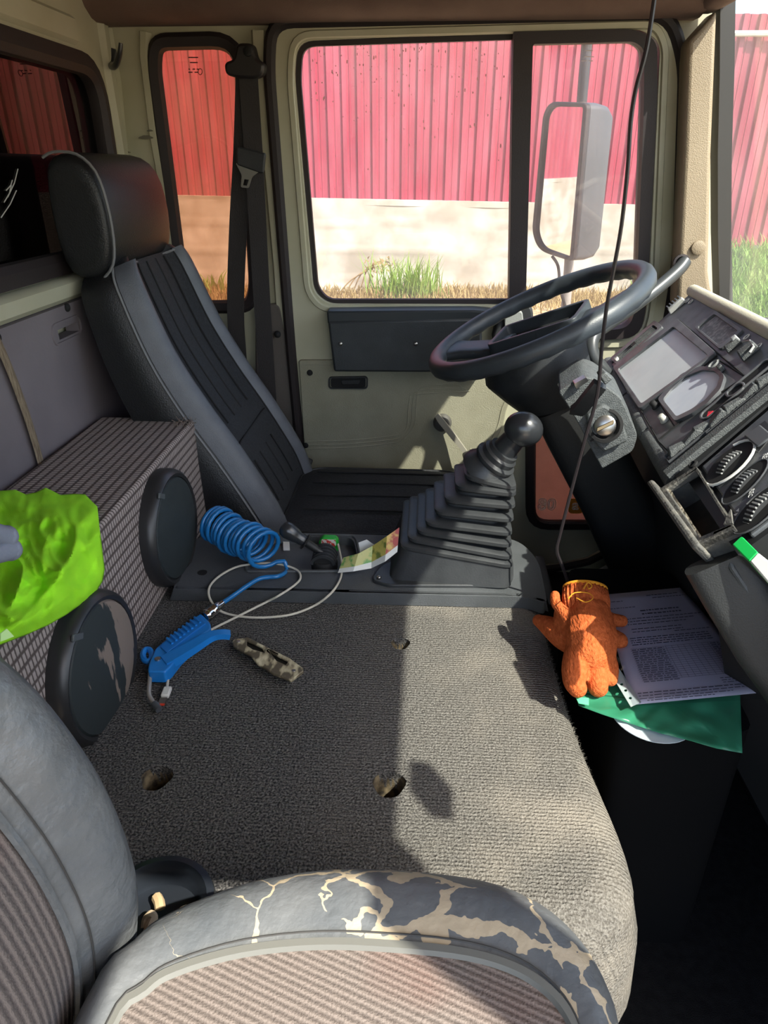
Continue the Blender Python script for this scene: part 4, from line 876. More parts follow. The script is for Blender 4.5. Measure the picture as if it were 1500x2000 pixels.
# ---------------------------------------------------------------- seat belt
bl = thing('seat_belt', DP(475, 600, .03), 'black driver\'s seat belt hanging beside the small rear side window', 'seat belt')
web = mat('belt_webbing', '2E2A2A', .7, bump=.4, bs=900, bstretch=(1, 1, .2))
def belt(pts, w_, nm): 
    return MB().sweep(spline(pts, 5), [(-w_ / 2, -.0008), (w_ / 2, -.0008), (w_ / 2, .0008), (-w_ / 2, .0008)], up=UPD).build(nm, web, bl, smooth=50)
belt([DP(480, 142, .050), DP(474, 300, .045), DP(465, 450, .04), DP(460, 600, .035), DP(466, 700, .03), DP(480, 860, .03)], .048, 'webbing')
belt([DP(484, 138, .056), DP(494, 280, .07), DP(500, 380, .075), DP(510, 560, .07), DP(522, 740, .06), DP(533, 900, .05)], .046, 'webbing')
MB().prism([DP(x, y, .075) for x, y in round_poly([(437, 122, 12), (456, 116, 8), (462, 84, 10), (492, 84, 10), (500, 116, 10), (516, 124, 10), (513, 146, 14), (498, 154, 10), (460, 152, 10), (440, 146, 12)], 10)], DV * .045).build('anchor_loop', mat('anchor_black', '232021', .4), bl, bevel=.006)
MB().lathe(DP(484, 100, .077), UPD, [(.011, 0), (.010, .004), (.006, .006), (.001, .006)], 14).build('anchor_bolt', matte, bl)
MB().prism([DP(x, y, .098) for x, y in round_poly([(462, 286, 5), (518, 300, 5), (514, 340, 6), (496, 334, 5), (462, 322, 5)], 5)], DV * .016).build('tongue_body', blackp, bl, bevel=.003)
MB().plate([DP(x, y, .094) for x, y in round_poly([(460, 318, 4), (508, 334, 4), (492, 346, 4), (486, 368, 4), (470, 366, 4), (472, 342, 4)], 4)], [[DP(x, y, .094) for x, y in ((477, 350), (486, 351), (482, 363), (474, 362))]], DV * .003).build('tongue_plate', steel, bl, bevel=.0006)
# coat hook on the corner pillar
ck = thing('coat_hook', DP(222, 130, .0), 'small black coat hook on the cream corner pillar', 'hook')
MB().tube(spline([DP(218, 98, -.01), DP(216, 126, .01), DP(225, 128, .045), DP(233, 108, .06), DP(236, 84, .062)], 5), .008, 10, scale=[1.3 - .7 * i / 20 for i in range(21)]).build('hook_arm', kb, ck)
MB().prism([DP(x, y, -.004) for x, y in round_poly([(211, 94, 4), (222, 94, 4), (226, 130, 6), (216, 134, 6)], 4)], DV * .018).build('hook_plate', kb, ck, bevel=.002)
# buckle by the seat cushion
bk_ = thing('belt_buckle', PY(598, 915, 1.94) - V((0, 0, .05)), 'small black belt buckle beside the driver\'s backrest', 'buckle')
MB().box(PY(596, 912, 1.94), (.03, .022, .06), Matrix.Rotation(.4, 3, 'Y')).build('buckle_body', blackp, bk_, bevel=.005)
MB().tube([PY(596, 930, 1.94), PY(590, 975, 1.94)], .006, 6).build('buckle_stalk', steel, bk_)
# ---------------------------------------------------------------- speaker box
sb = thing('speaker_box', (-.64, .95, -.775), 'long fabric covered speaker box along the rear panel behind the console', 'speaker box')
wvm = bpy.data.materials.new('woven_box_fabric'); wvm.use_nodes = True
def weave(m, light, dark, sx, sy):
    t = m.node_tree; N = t.nodes; L = t.links; b = N['Principled BSDF']; b.inputs['Roughness'].default_value = .9; b.inputs['Specular IOR Level'].default_value = .2
    tc = N.new('ShaderNodeTexCoord'); mp = N.new('ShaderNodeMapping'); L.new(tc.outputs['Object'], mp.inputs[0]); outs = []
    for ax, s_ in (('Y', sx), ('DIAGONAL', sy)):
        wv = N.new('ShaderNodeTexWave'); wv.bands_direction = ax if ax != 'DIAGONAL' else 'DIAGONAL'; wv.inputs['Scale'].default_value = s_; wv.inputs['Distortion'].default_value = .6; wv.inputs['Detail'].default_value = 2; wv.inputs['Detail Scale'].default_value = 6
        if ax == 'DIAGONAL':
            m2 = N.new('ShaderNodeMapping'); m2.inputs['Scale'].default_value = (1, .02, 1); L.new(tc.outputs['Object'], m2.inputs[0]); L.new(m2.outputs[0], wv.inputs[0])
        else: L.new(mp.outputs[0], wv.inputs[0])
        r = N.new('ShaderNodeValToRGB'); r.color_ramp.elements[0].position = .05; r.color_ramp.elements[1].position = .38; L.new(wv.outputs[1], r.inputs[0]); outs.append(r)
    mu = N.new('ShaderNodeMath'); mu.operation = 'MULTIPLY'; L.new(outs[0].outputs[0], mu.inputs[0]); L.new(outs[1].outputs[0], mu.inputs[1])
    n = N.new('ShaderNodeTexNoise'); n.inputs['Scale'].default_value = 9; L.new(tc.outputs['Object'], n.inputs[0])
    st = N.new('ShaderNodeMix'); st.data_type = 'RGBA'; L.new(n.outputs[0], st.inputs[0]); st.inputs[6].default_value = lin(light) + (1,); st.inputs[7].default_value = tuple(x * .72 for x in lin(light)) + (1,)
    mx = N.new('ShaderNodeMix'); mx.data_type = 'RGBA'; L.new(mu.outputs[0], mx.inputs[0]); mx.inputs[6].default_value = lin(dark) + (1,); L.new(st.outputs[2], mx.inputs[7]); L.new(mx.outputs[2], b.inputs['Base Color'])
    k = N.new('ShaderNodeBump'); k.inputs['Strength'].default_value = .5; k.inputs['Distance'].default_value = .002; L.new(mu.outputs[0], k.inputs['Height']); L.new(k.outputs[0], b.inputs['Normal'])
weave(wvm, 'B5A7A0', '5A504C', 36, 36)
BX0, BX1, BZ0, BZ1, BY0, BY1 = -.742, -.515, -.7655, -.51, .40, 1.48
FRX = lambda y: BX1 + .018 * (1.48 - y) / 1.0
bxm = MB().loft([[V((FRX(y) + (.004 if 0 else 0), y, BZ0)), V((FRX(y) - .006, y, BZ1)), V((BX0, y, BZ1)), V((BX0, y, BZ0))] for y in (BY0, .7, 1.0, 1.3, BY1)])
bxm.build('cabinet', wvm, sb, smooth=30, bevel=.006, bseg=3)
# torn, frayed corner
ft = MB(); cpt = V((FRX(BY1) - .008, BY1 - .004, BZ1))
for i in range(60):
    p = cpt + V((U(-.03, .01), U(-.06, .004), U(-.002, .003))); ft.tube([p, p + V((U(-.01, .01), U(-.01, .01), U(.002, .012)))], .0006, 4)
ft.build('frayed_threads', mat('fray', '7A6C62', .9), sb)['kind'] = 'stuff'
gm_ = mat('speaker_grille', '2C3334', .62, '262D2E', 30, bump=.35, bs=900)
rmm = mat('speaker_rim', '2A2A2B', .38)
def speaker(px, py, r, worn):
    c0 = PX(px, py, FRX(1.1)); c = V((FRX(c0.y) + .0, c0.y, c0.z)); ax = V((1, -.02, .012)).normalized()
    s = bpy.data.objects.new('speaker', None); COL.objects.link(s); s.parent = sb; s.location = c - sb.location
    MB().lathe(c, ax, [(r, -.004), (r * 1.0, .014), (r * .97, .024), (r * .92, .029), (r * .87, .027), (r * .86, .02), (.001, .02)], 40).build('speaker_rim', rmm, s)
    MB().lathe(c, ax, [(r * .87, .022), (r * .84, .028), (r * .6, .034), (r * .3, .037), (.001, .038)], 40).build('speaker_grille', gm_ if not worn else worn, s)
    a = ax.orthogonal().normalized(); b = ax.cross(a)
    up = V((0, 0, 1)); sd_ = V((0, 1, 0)); bc = c + ax * .026 + up * r * .78 + sd_ * -r * .42
    MB().box(bc, (.004, .028, .010), Matrix.Rotation(-.5, 3, 'X')).build('rim_badge', mat('badge_grey', '55595A', .4), s, bevel=.001)
    return s
wg_ = bpy.data.materials.new('scuffed_grille'); wg_.use_nodes = True
def scuffed(m):
    t = m.node_tree; N = t.nodes; L = t.links; b = N['Principled BSDF']; b.inputs['Roughness'].default_value = .65
    tc = N.new('ShaderNodeTexCoord'); mp = N.new('ShaderNodeMapping'); mp.inputs['Scale'].default_value = (1, 1, .28); L.new(tc.outputs['Object'], mp.inputs[0])
    n = N.new('ShaderNodeTexNoise'); n.inputs['Scale'].default_value = 42; n.inputs['Detail'].default_value = 6; L.new(mp.outputs[0], n.inputs[0])
    sp_ = N.new('ShaderNodeSeparateXYZ'); L.new(tc.outputs['Object'], sp_.inputs[0])
    g1 = N.new('ShaderNodeMapRange'); g1.inputs[1].default_value = -.02; g1.inputs[2].default_value = .05; L.new(sp_.outputs['Y'], g1.inputs[0])
    mu = N.new('ShaderNodeMath'); mu.operation = 'MULTIPLY_ADD'; mu.inputs[1].default_value = .28; L.new(g1.outputs[0], mu.inputs[0]); L.new(n.outputs[0], mu.inputs[2])
    r = N.new('ShaderNodeValToRGB'); e = r.color_ramp.elements; e[0].position = .66; e[1].position = .69; e[0].color = lin('2C3334') + (1,); e[1].color = lin('85776C') + (1,); L.new(mu.outputs[0], r.inputs[0]); L.new(r.outputs[0], b.inputs['Base Color'])
    k = N.new('ShaderNodeBump'); k.inputs['Strength'].default_value = .4; k.inputs['Distance'].default_value = .001; L.new(mu.outputs[0], k.inputs['Height']); L.new(k.outputs[0], b.inputs['Normal'])
scuffed(wg_)
speaker(322, 1030, .118, None); speaker(165, 1300, .118, wg_)
# strap on the rear panel
tag(MB().sweep(spline([PX(-8, 655, RX + .046), PX(20, 720, RX + .05), PX(50, 800, RX + .05), PX(72, 870, RX + .05), PX(88, 930, RX + .05)], 5), [(-.011, -.0015), (-.004, .0015), (.004, .0015), (.011, -.0015)], up=(1, 0, 0)).build('strap', mat('tan_strap', '97866E', .8, '5F4E3D', 130, stretch=(1, 6, .3), bump=.4, bs=200), None), 'striped tan strap hanging down the grey rear panel', 'strap')
# ---------------------------------------------------------------- passenger's seat
ps = thing('passenger_seat', (-.05, .19, -1.25), 'worn grey vinyl passenger seat with striped fabric and a torn cushion edge', 'seat')
def vinyl_torn(name, torn):
    m = bpy.data.materials.new(name); m.use_nodes = True; t = m.node_tree; N = t.nodes; L = t.links; b = N['Principled BSDF']; b.inputs['Roughness'].default_value = .45
    tc = N.new('ShaderNodeTexCoord')
    vo = N.new('ShaderNodeTexVoronoi'); vo.feature = 'DISTANCE_TO_EDGE'; vo.inputs['Scale'].default_value = 14 if torn else 5
    ns = N.new('ShaderNodeTexNoise'); ns.inputs['Scale'].default_value = 16; ns.inputs['Detail'].default_value = 4; L.new(tc.outputs['Object'], ns.inputs[0])
    mv = N.new('ShaderNodeMix'); mv.data_type = 'VECTOR'; mv.inputs[0].default_value = .10; L.new(tc.outputs['Object'], mv.inputs[4]); L.new(ns.outputs['Color'], mv.inputs[5]); L.new(mv.outputs[1], vo.inputs['Vector'])
    wr_ = N.new('ShaderNodeTexNoise'); wr_.inputs['Scale'].default_value = 90 if torn else 22; wr_.inputs['Detail'].default_value = 6; L.new(tc.outputs['Object'], wr_.inputs[0])
    n2 = N.new('ShaderNodeTexNoise'); n2.inputs['Scale'].default_value = 13; n2.inputs['Detail'].default_value = 5; L.new(tc.outputs['Object'], n2.inputs[0])
    sx = N.new('ShaderNodeSeparateXYZ'); L.new(tc.outputs['Object'], sx.inputs[0])
    # tear where the crack cells are open: threshold grows towards the seat's front
    th = N.new('ShaderNodeMapRange'); th.inputs[1].default_value = -.18; th.inputs[2].default_value = .16; th.inputs[3].default_value = -.004 if torn else -.1; th.inputs[4].default_value = .085 if torn else -.05; L.new(sx.outputs['X'], th.inputs[0])
    m3 = N.new('ShaderNodeMapRange'); m3.inputs[1].default_value = .40; m3.inputs[2].default_value = .66; L.new(n2.outputs[0], m3.inputs[0]); k2 = N.new('ShaderNodeMath'); k2.operation = 'MULTIPLY'; L.new(m3.outputs[0], k2.inputs[0]); L.new(th.outputs[0], k2.inputs[1])
    k3 = N.new('ShaderNodeMath'); k3.operation = 'MULTIPLY'; k3.inputs[1].default_value = 2.6; L.new(k2.outputs[0], k3.inputs[0])
    lt = N.new('ShaderNodeMath'); lt.operation = 'LESS_THAN'; L.new(vo.outputs[0], lt.inputs[0]); L.new(k3.outputs[0], lt.inputs[1])
    c1 = N.new('ShaderNodeValToRGB'); e = c1.color_ramp.elements; e[0].position = .3; e[1].position = .75; e[0].color = lin('54585A') + (1,); e[1].color = lin('6C6E6D') + (1,); L.new(n2.outputs[0], c1.inputs[0])
    mx = N.new('ShaderNodeMix'); mx.data_type = 'RGBA'; L.new(lt.outputs[0], mx.inputs[0]); L.new(c1.outputs[0], mx.inputs[6]); mx.inputs[7].default_value = lin('B3A489') + (1,); L.new(mx.outputs[2], b.inputs['Base Color'])
    hh = N.new('ShaderNodeMath'); hh.operation = 'MULTIPLY_ADD'; hh.inputs[1].default_value = -.9; L.new(lt.outputs[0], hh.inputs[0]); L.new(wr_.outputs[0], hh.inputs[2])
    kb_ = N.new('ShaderNodeBump'); kb_.inputs['Strength'].default_value = .55 if torn else .9; kb_.inputs['Distance'].default_value = .003; L.new(hh.outputs[0], kb_.inputs['Height']); L.new(kb_.outputs[0], b.inputs['Normal'])
    if not torn: kb_.inputs['Distance'].default_value = .012
    return m
vt1, vt2 = vinyl_torn('torn_grey_vinyl', True), vinyl_torn('creased_grey_vinyl', False)
def ribbed(name, c1, c2, scale, direc, bumps=.5, rot=0):
    m = bpy.data.materials.new(name); m.use_nodes = True; t = m.node_tree; N = t.nodes; L = t.links; b = N['Principled BSDF']; b.inputs['Roughness'].default_value = .95; b.inputs['Specular IOR Level'].default_value = .15
    tc = N.new('ShaderNodeTexCoord'); mp = N.new('ShaderNodeMapping'); mp.inputs['Rotation'].default_value = (0, 0, rot); L.new(tc.outputs['Object'], mp.inputs[0])
    w_ = N.new('ShaderNodeTexWave'); w_.bands_direction = direc; w_.inputs['Scale'].default_value = scale; w_.inputs['Distortion'].default_value = .8; w_.inputs['Detail'].default_value = 2; w_.inputs['Detail Scale'].default_value = 8; L.new(mp.outputs[0], w_.inputs[0])
    f_ = N.new('ShaderNodeTexNoise'); f_.inputs['Scale'].default_value = 500; L.new(tc.outputs['Object'], f_.inputs[0])
    g_ = N.new('ShaderNodeTexNoise'); g_.inputs['Scale'].default_value = 7; L.new(tc.outputs['Object'], g_.inputs[0])
    ad = N.new('ShaderNodeMath'); ad.operation = 'MULTIPLY_ADD'; ad.inputs[1].default_value = .8; L.new(f_.outputs[0], ad.inputs[0]); L.new(w_.outputs[1], ad.inputs[2])
    r = N.new('ShaderNodeValToRGB'); e = r.color_ramp.elements; e[0].position = .3; e[1].position = 1.2; e[0].color = lin(c1) + (1,); e[1].color = lin(c2) + (1,); L.new(ad.outputs[0], r.inputs[0])
    rd = N.new('ShaderNodeValToRGB'); e = rd.color_ramp.elements; e[0].position = .55; e[1].position = .75; e[0].color = (0, 0, 0, 1); e[1].color = (.45, .45, .45, 1); L.new(g_.outputs[0], rd.inputs[0])
    mx = N.new('ShaderNodeMix'); mx.data_type = 'RGBA'; L.new(rd.outputs[0], mx.inputs[0]); L.new(r.outputs[0], mx.inputs[6]); mx.inputs[7].default_value = lin('6E4438') + (1,); L.new(mx.outputs[2], b.inputs['Base Color'])
    k = N.new('ShaderNodeBump'); k.inputs['Strength'].default_value = bumps; k.inputs['Distance'].default_value = .003; L.new(ad.outputs[0], k.inputs['Height']); L.new(k.outputs[0], b.inputs['Normal']); return m
fab1 = ribbed('ribbed_seat_fabric', '524C4A', '706863', 40, 'Y')
fab2 = ribbed('striped_cushion_fabric', '5C544E', '7A7068', 54, 'Y', .5, .35)
SPP = [(-.42, -.10, .15, .09), (-.405, -.15, .185, .11), (-.372, -.25, .208, .13), (-.315, -.345, .225, .14), (-.288, -.42, .232, .15), (-.275, -.49, .235, .15), (-.272, -.56, .234, .15), (-.286, -.64, .230, .14), (-.31, -.71, .225, .13), (-.33, -.79, .22, .12)]
sp2, hw2, pt2, stp2, m2_ = build_back(ps, SPP, .187, vt2, fab1, vt2)
stp2(-.97, -.56, 10, vt2, 'side_bolster', .012); stp2(.56, .97, 10, vt2, 'side_bolster', .012)
stp2(-.56, .56, 24, fab1, 'centre_panel', .010)
for s in (-1, 1):
    MB().tube([pt2(i, s * .56, .005) for i in range(m2_)], .0035, 6).build('bolster_seam', vt2, ps)
    MB().tube([pt2(i, s * .615, .010) for i in range(m2_)], .0009, 5).build('stitch_line', mat('dark_thread', '3A3936', .8), ps)
CO = [(-.262, .30), (-.240, .360), (-.216, .388), (-.155, .421), (-.08, .440), (-.002, .443), (.07, .437), (.119, .417), (.150, .384), (.165, .343), (.166, .30), (.160, .12), (.13, -.04), (.0, -.075), (-.2, -.075), (-.262, .0)]
CO = spline([V((a, b, 0)) for a, b in CO], 4, True); n_ = len(CO)
c_ = V((-.05, .19, 0))
def cp_(j, s, dz=0):
    p = CO[j % n_]; far = max(0, (p.y - c_.y) / .25); ky = 1 - s * (.26 + .12 * far); kx = 1 - s * .20
    return V((c_.x + (p.x - c_.x) * kx, c_.y + (p.y - c_.y) * ky, -.607 + .034 * (1 - (1 - s) ** 4 * 1.0) * (1 if s > .999 else 1) + dz))
rr = [1, .8, .6, .42, .28, .16, .07, 0]
MB().loft([[cp_(j, r, .007 * sin(pi * r)) for j in range(n_)] for r in rr] + [[V((c_.x + (p.x - c_.x) * q, c_.y + (p.y - c_.y) * q, z)) for p in CO] for q, z in ((1.012, -.625), (1.015, -.65), (1.0, -.72), (.97, -.76))], cap0=False).build('cushion_border', vt1, ps, smooth=70)
inn = [cp_(j, 1, .0) for j in range(n_)]
def ci_(j, r, dz=0): p = inn[j % n_]; return V((c_.x + (p.x - c_.x) * r, c_.y + (p.y - c_.y) * r, p.z + .006 * (1 - r * r) + dz))
MB().loft([[ci_(j, r, .001) for j in range(n_)] for r in (.01, .2, .4, .6, .8, .93, 1.01)]).build('cushion_fabric', fab2, ps, smooth=70)
MB().sweep([ci_(j, 1.02, .003) for j in range(n_)], [(-.0055, -.002), (-.003, .002), (.003, .002), (.0055, -.002)], up=(0, 0, 1), closed=True).build('cushion_piping', mat('pale_piping', '66665F', .5), ps)
MB().tube([cp_(j, .88, .0045) for j in range(n_)], .0009, 5, closed=True).build('stitch_line', mat('dark_thread', '3A3936', .8), ps)
MB().box((-.05, .16, -1.0), (.34, .36, .49)).build('seat_pedestal', matte, ps, bevel=.02)
# ---------------------------------------------------------------- round dish with bits
dz_ = -.745
dc = PZ(306, 1782, dz_)
dish = thing('round_dish', V((dc.x, dc.y, dz_ - .02)), 'round dark metal dish in the gap between the worn seat back and cushion', 'dish')
MB().lathe(V((dc.x, dc.y, dz_)), (0, 0, 1), [(.001, -.016), (.045, -.016), (.050, .004), (.056, .012), (.064, .010), (.066, .0), (.062, -.018), (.001, -.019)], 36).build('dish_bowl', mat('blued_steel', '3A4048', .3, metal=.7), dish)
MB().box(V((dc.x + .01, dc.y, dz_ - .013)), (.05, .004, .002), Matrix.Rotation(.8, 3, 'Z')).build('dish_bar', steel, dish)
bei = mat('beige_rubber', 'C9B594', .7)
tag(MB().tube(spline([PZ(x, y, dz_ + z) for x, y, z in ((284, 1832, 0), (292, 1812, .006), (299, 1795, .008), (295, 1788, .010), (287, 1796, .006), (285, 1812, .002))], 4), .0055, 8).build('bent_clip', bei, None), 'bent beige rubber clip lying in the round dark dish', 'clip')
tag(MB().ball(PZ(364, 1778, dz_ + .004), (.009, .006, .004)).build('cream_chip', bei, None), 'small cream chip at the right rim of the round dish', 'debris')
tag(MB().tube([PZ(306, 1752, dz_), PZ(311, 1762, dz_ + .002), PZ(313, 1775, dz_)], .006, 8).build('cigarette_butt', mat('butt', 'A8916C', .8), None), 'short tan stub in the middle of the round dish', 'cigarette butt')
# ---------------------------------------------------------------- blue blow gun and its coiled hose
GZ = CZ + .002
def Q(x, y, h=0): return PZ(x, y, GZ + h)
bg_ = thing('air_blow_gun', Q(340, 1280), 'blue plastic air blow gun with bent steel nozzle lying on the carpet', 'air gun')
blu = mat('blue_plastic', '1F7FD0', .38, '1B76C4', 10, bump=.08, bs=200)
blu2 = mat('blue_plastic_shade', '1A6FBC', .4)
def slab(pts, z0, z1, nm, m, par, bev=.003, r=4): return MB().prism([PZ(x, y, GZ + z1) for x, y in round_poly(pts, r)], (0, 0, z0 - z1)).build(nm, m, par, bevel=bev, bseg=3)
slab([(303, 1266), (330, 1243), (392, 1197), (411, 1216), (412, 1228), (385, 1246), (350, 1280), (334, 1301), (322, 1312), (288, 1311), (290, 1297)], .004, .028, 'gun_body', blu, bg_, .005, 5)
MB().tube([PZ(288 + 9 * cos(t), 1280 + 12 * sin(t), GZ + .018) for t in [k * pi / 8 for k in range(16)]], .0052, 8, closed=True).build('hang_eye', blu, bg_)
slab([(312, 1262), (336, 1242), (390, 1203), (402, 1217), (366, 1243), (326, 1275)], .024, .031, 'grip_panel', blu2, bg_, .002, 3)
for k in range(8):
    t = k / 7; a = V((330, 1250)).lerp(V((384, 1209)), t)
    MB().tube([PZ(a.x - 4, a.y - 3.5, GZ + .032), PZ(a.x + 7, a.y + 7, GZ + .032)], .0024, 6).build('grip_rib', blu, bg_)
lv = spline([PZ(x, y, GZ + h) for x, y, h in ((322, 1296, .022), (350, 1280, .026), (380, 1262, .030), (410, 1244, .034), (432, 1239, .034), (449, 1240, .030))], 4)
MB().sweep(lv, rrect(.020, .013, .004), up=(0, 0, 1), scale=[1.3 - .5 * min(1, i / 14) for i in range(len(lv))]).build('trigger_lever', blu, bg_)
MB().lathe(PZ(308, 1288, GZ + .028), (0, 0, 1), [(.0052, 0), (.005, .0025), (.001, .004)], 12).build('pivot_rivet', steel, bg_)
MB().tube(spline([Q(294, 1309, .014), Q(292, 1335, .012), Q(291, 1356, .010), Q(297, 1368, .008), Q(305, 1378, .007)], 5), .0036, 10).build('nozzle_pipe', mat('pipe_grey', 'A9A49C', .35, metal=.3), bg_)
MB().tube([Q(301, 1374, .008), Q(311, 1386, .006)], .0058, 10).build('nozzle_tip', mat('tip_grey', '4A4C50', .5), bg_)
cA, cB = PZ(404, 1202, GZ + .020), PZ(437, 1176, GZ + .022); cax2 = (cB - cA)
MB().lathe(cA, cax2, [(.010, -.006), (.0105, 0), (.0125, .002), (.0125, .010), (.011, .011), (.0125, .013), (.0125, .020), (.010, .022), (.009, .026), (.0085, .034), (.006, .036), (.006, .044)], 18).build('quick_coupling', chrome, bg_)
hs_ = mat('blue_hose', '1C6FAE', .3, coat=.3)
ax0, ax1 = PZ(525, 1078, -.695), PZ(416, 1022, -.675)
axd = (ax1 - ax0); L0 = axd.length; e1_ = axd.normalized(); e2_ = V((0, 0, 1)); e2_ = (e2_ - e1_ * e2_.dot(e1_)).normalized(); e3_ = e1_.cross(e2_)
hp_ = []
NT = 13
for i in range(NT * 18 + 1):
    t = i / (NT * 18); u = t ** .80; an = i * 2 * pi / 18 + 2.6
    R_ = .036 + .0025 * sin(i * .21); tilt = .012 * (1 - t)
    c = ax0 + axd * u * 1.0 + V((0, 0, .004 * sin(t * 9)))
    hp_.append(c + (e2_ * cos(an) + e3_ * sin(an)) * R_ + e1_ * (-tilt * sin(an)))
lead = [PZ(436, 1177, GZ + .022), PZ(456, 1163, GZ + .024), PZ(480, 1146, -.732), PZ(505, 1131, -.729), PZ(525, 1127, -.728), PZ(545, 1125, -.729)]
tag(MB().tube(spline(lead + [hp_[0] + V((.022, -.012, -.012)), hp_[0] + V((.016, 0, .002))], 6) + hp_, .0046, 8).build('coiled_air_hose', hs_, None, smooth=80), 'blue coiled air hose standing on the plastic console tray', 'hose')
# white usb cable
uc = thing('usb_cable', Q(330, 1370), 'white charging cable looped from the console down past the blue air gun', 'cable')
um = mat('cable_white', 'C9C4B4', .5)
up_ = [(326, 1346, GZ + .008), (330, 1320, GZ + .006), (345, 1285, GZ + .006), (380, 1247, GZ + .005), (412, 1230, GZ + .005), (470, 1201, GZ + .004), (520, 1176, -.752), (545, 1163, -.735), (575, 1143, -.734), (587, 1128, -.733), (578, 1112, -.733), (540, 1101, -.732), (500, 1101, -.732), (460, 1108, -.732), (425, 1128, -.732), (408, 1150, -.733), (413, 1175, -.745), (436, 1196, GZ + .004), (490, 1206, GZ + .004), (560, 1202, GZ + .004), (610, 1185, GZ + .005), (645, 1160, -.734), (664, 1132, -.732), (668, 1105, -.730), (664, 1080, -.728), (660, 1062, -.728)]
MB().tube(spline([PZ(x, y, z) for x, y, z in up_], 6), .0023, 8).build('cable_cord', um, uc)
e_ = (Q(322, 1368) - Q(331, 1345)).normalized(); s_ = V((-e_.y, e_.x, 0))
MB().box(Q(325, 1352, .006), (.022, .013, .008), Matrix((e_, s_, V((0, 0, 1)))).transposed()).build('plug_grip', whitep, uc, bevel=.002)
MB().box(Q(318, 1370, .006), (.013, .011, .0045), Matrix((e_, s_, V((0, 0, 1)))).transposed()).build('plug_shell', steel, uc)
MB().box(Q(315, 1376, .006), (.004, .0105, .002), Matrix((e_, s_, V((0, 0, 1)))).transposed()).build('plug_insert', mat('plug_red', 'C8402C', .5), uc)
# camouflage folding knife
kn = thing('folding_knife', Q(523, 1290), 'closed folding knife with camouflage handle lying on the carpet', 'knife')
cam_m = mat('camouflage_print', 'A2977A', .5, '5A5140', 60, lo=.47, hi=.53, detail=6, stretch=(1, .45, 1))
nt_ = cam_m.node_tree; rmp = [n for n in nt_.nodes if n.type == 'VALTORGB'][0]; el = rmp.color_ramp.elements.new(.40); el.color = lin('CFC6A6') + (1,); rmp.color_ramp.elements[0].position = .36
KO = [(453, 1252), (458, 1248), (470, 1246), (484, 1244), (505, 1255), (528, 1266), (566, 1285), (592, 1304), (593, 1310), (568, 1329), (552, 1322), (534, 1316), (520, 1305), (504, 1297), (490, 1280), (474, 1272), (456, 1262)]
H1 = [(482, 1250), (512, 1264), (516, 1274), (494, 1268), (482, 1260)]; H2 = [(527, 1272), (563, 1291), (558, 1298), (540, 1290)]
kp = lambda l, z: [PZ(x, y, GZ + z) for x, y in l]
MB().plate(kp(KO, .018), [kp(H1, .018), kp(H2, .018)], (0, 0, -.005)).build('upper_scale', cam_m, kn, bevel=.0015)
MB().prism(kp([(456, 1255), (484, 1247), (566, 1288), (590, 1309), (566, 1327), (504, 1293), (458, 1263)], .0125), (0, 0, -.0025)).build('liner', mat('liner_dark', '2A2926', .4, metal=.5), kn)
MB().prism(kp([(470, 1252), (484, 1249), (566, 1289), (586, 1308), (566, 1324), (504, 1290)], .010), (0, 0, -.004)).build('folded_blade', steel, kn)
MB().plate(kp(KO, .0055), [], (0, 0, -.0055)).build('lower_scale', cam_m, kn, bevel=.0015)
for x, y in ((466, 1253), (574, 1310)): MB().lathe(PZ(x, y, GZ + .0178), (0, 0, 1), [(.0035, 0), (.003, .0012), (.001, .0012)], 10).build('scale_screw', steel, kn)
# trailer brake lever on the console
vb = thing('brake_lever', T(632, 1110), 'short black hand lever on a ribbed round valve in the console tray', 'lever')
vbc = T(634, 1108, TZ - .016)
MB().lathe(vbc, (0, 0, 1), [(.028, 0), (.028, .014), (.024, .020), (.001, .021)], 26).build('valve_base', matte, vb)
for k in range(5):
    MB().sweep([vbc + V((.026 * cos(t) * .9, -.020 + .010 * k, .018 + .026 * sin(t) * (.75 + .06 * k))) for t in [j * pi / 10 for j in range(11)]], [(-.003, -.002), (-.003, .002), (.003, .002), (.003, -.002)], up=(0, 1, 0)).build('valve_rib', blackp, vb)
MB().lathe(vbc + V((0, -.018, .02)), (0, 1, 0), [(.001, 0), (.018, 0), (.018, .036), (.001, .036)], 22).build('valve_drum', matte, vb)
la, lb_ = vbc + V((-.004, 0, .035)), PY(556, 1032, (vbc.y + .0))
ld = (lb_ - la).normalized(); ll = (lb_ - la).length
MB().lathe(la, ld, [(.006, 0), (.006, ll * .12), (.0085, ll * .2), (.0085, ll * .42), (.010, ll * .45)], 14).build('lever_stem', mat('stem_black', '222324', .4), vb)
MB().lathe(la, ld, [(.009, ll * .42), (.017, ll * .44), (.018, ll * .47), (.009, ll * .49)], 18).build('lever_flange', mat('flange_black', '1D1D1E', .35), vb)
MB().lathe(la, ld, [(.011, ll * .47), (.013, ll * .56), (.012, ll * .62), (.0155, ll * .72), (.018, ll * .92), (.016, ll * 1.02), (.009, ll * 1.08), (.001, ll * 1.09)], 18).build('lever_grip', kb, vb)
MB().tube([la, la + ld * .02], .004, 8).build('stem_pin', steel, vb)
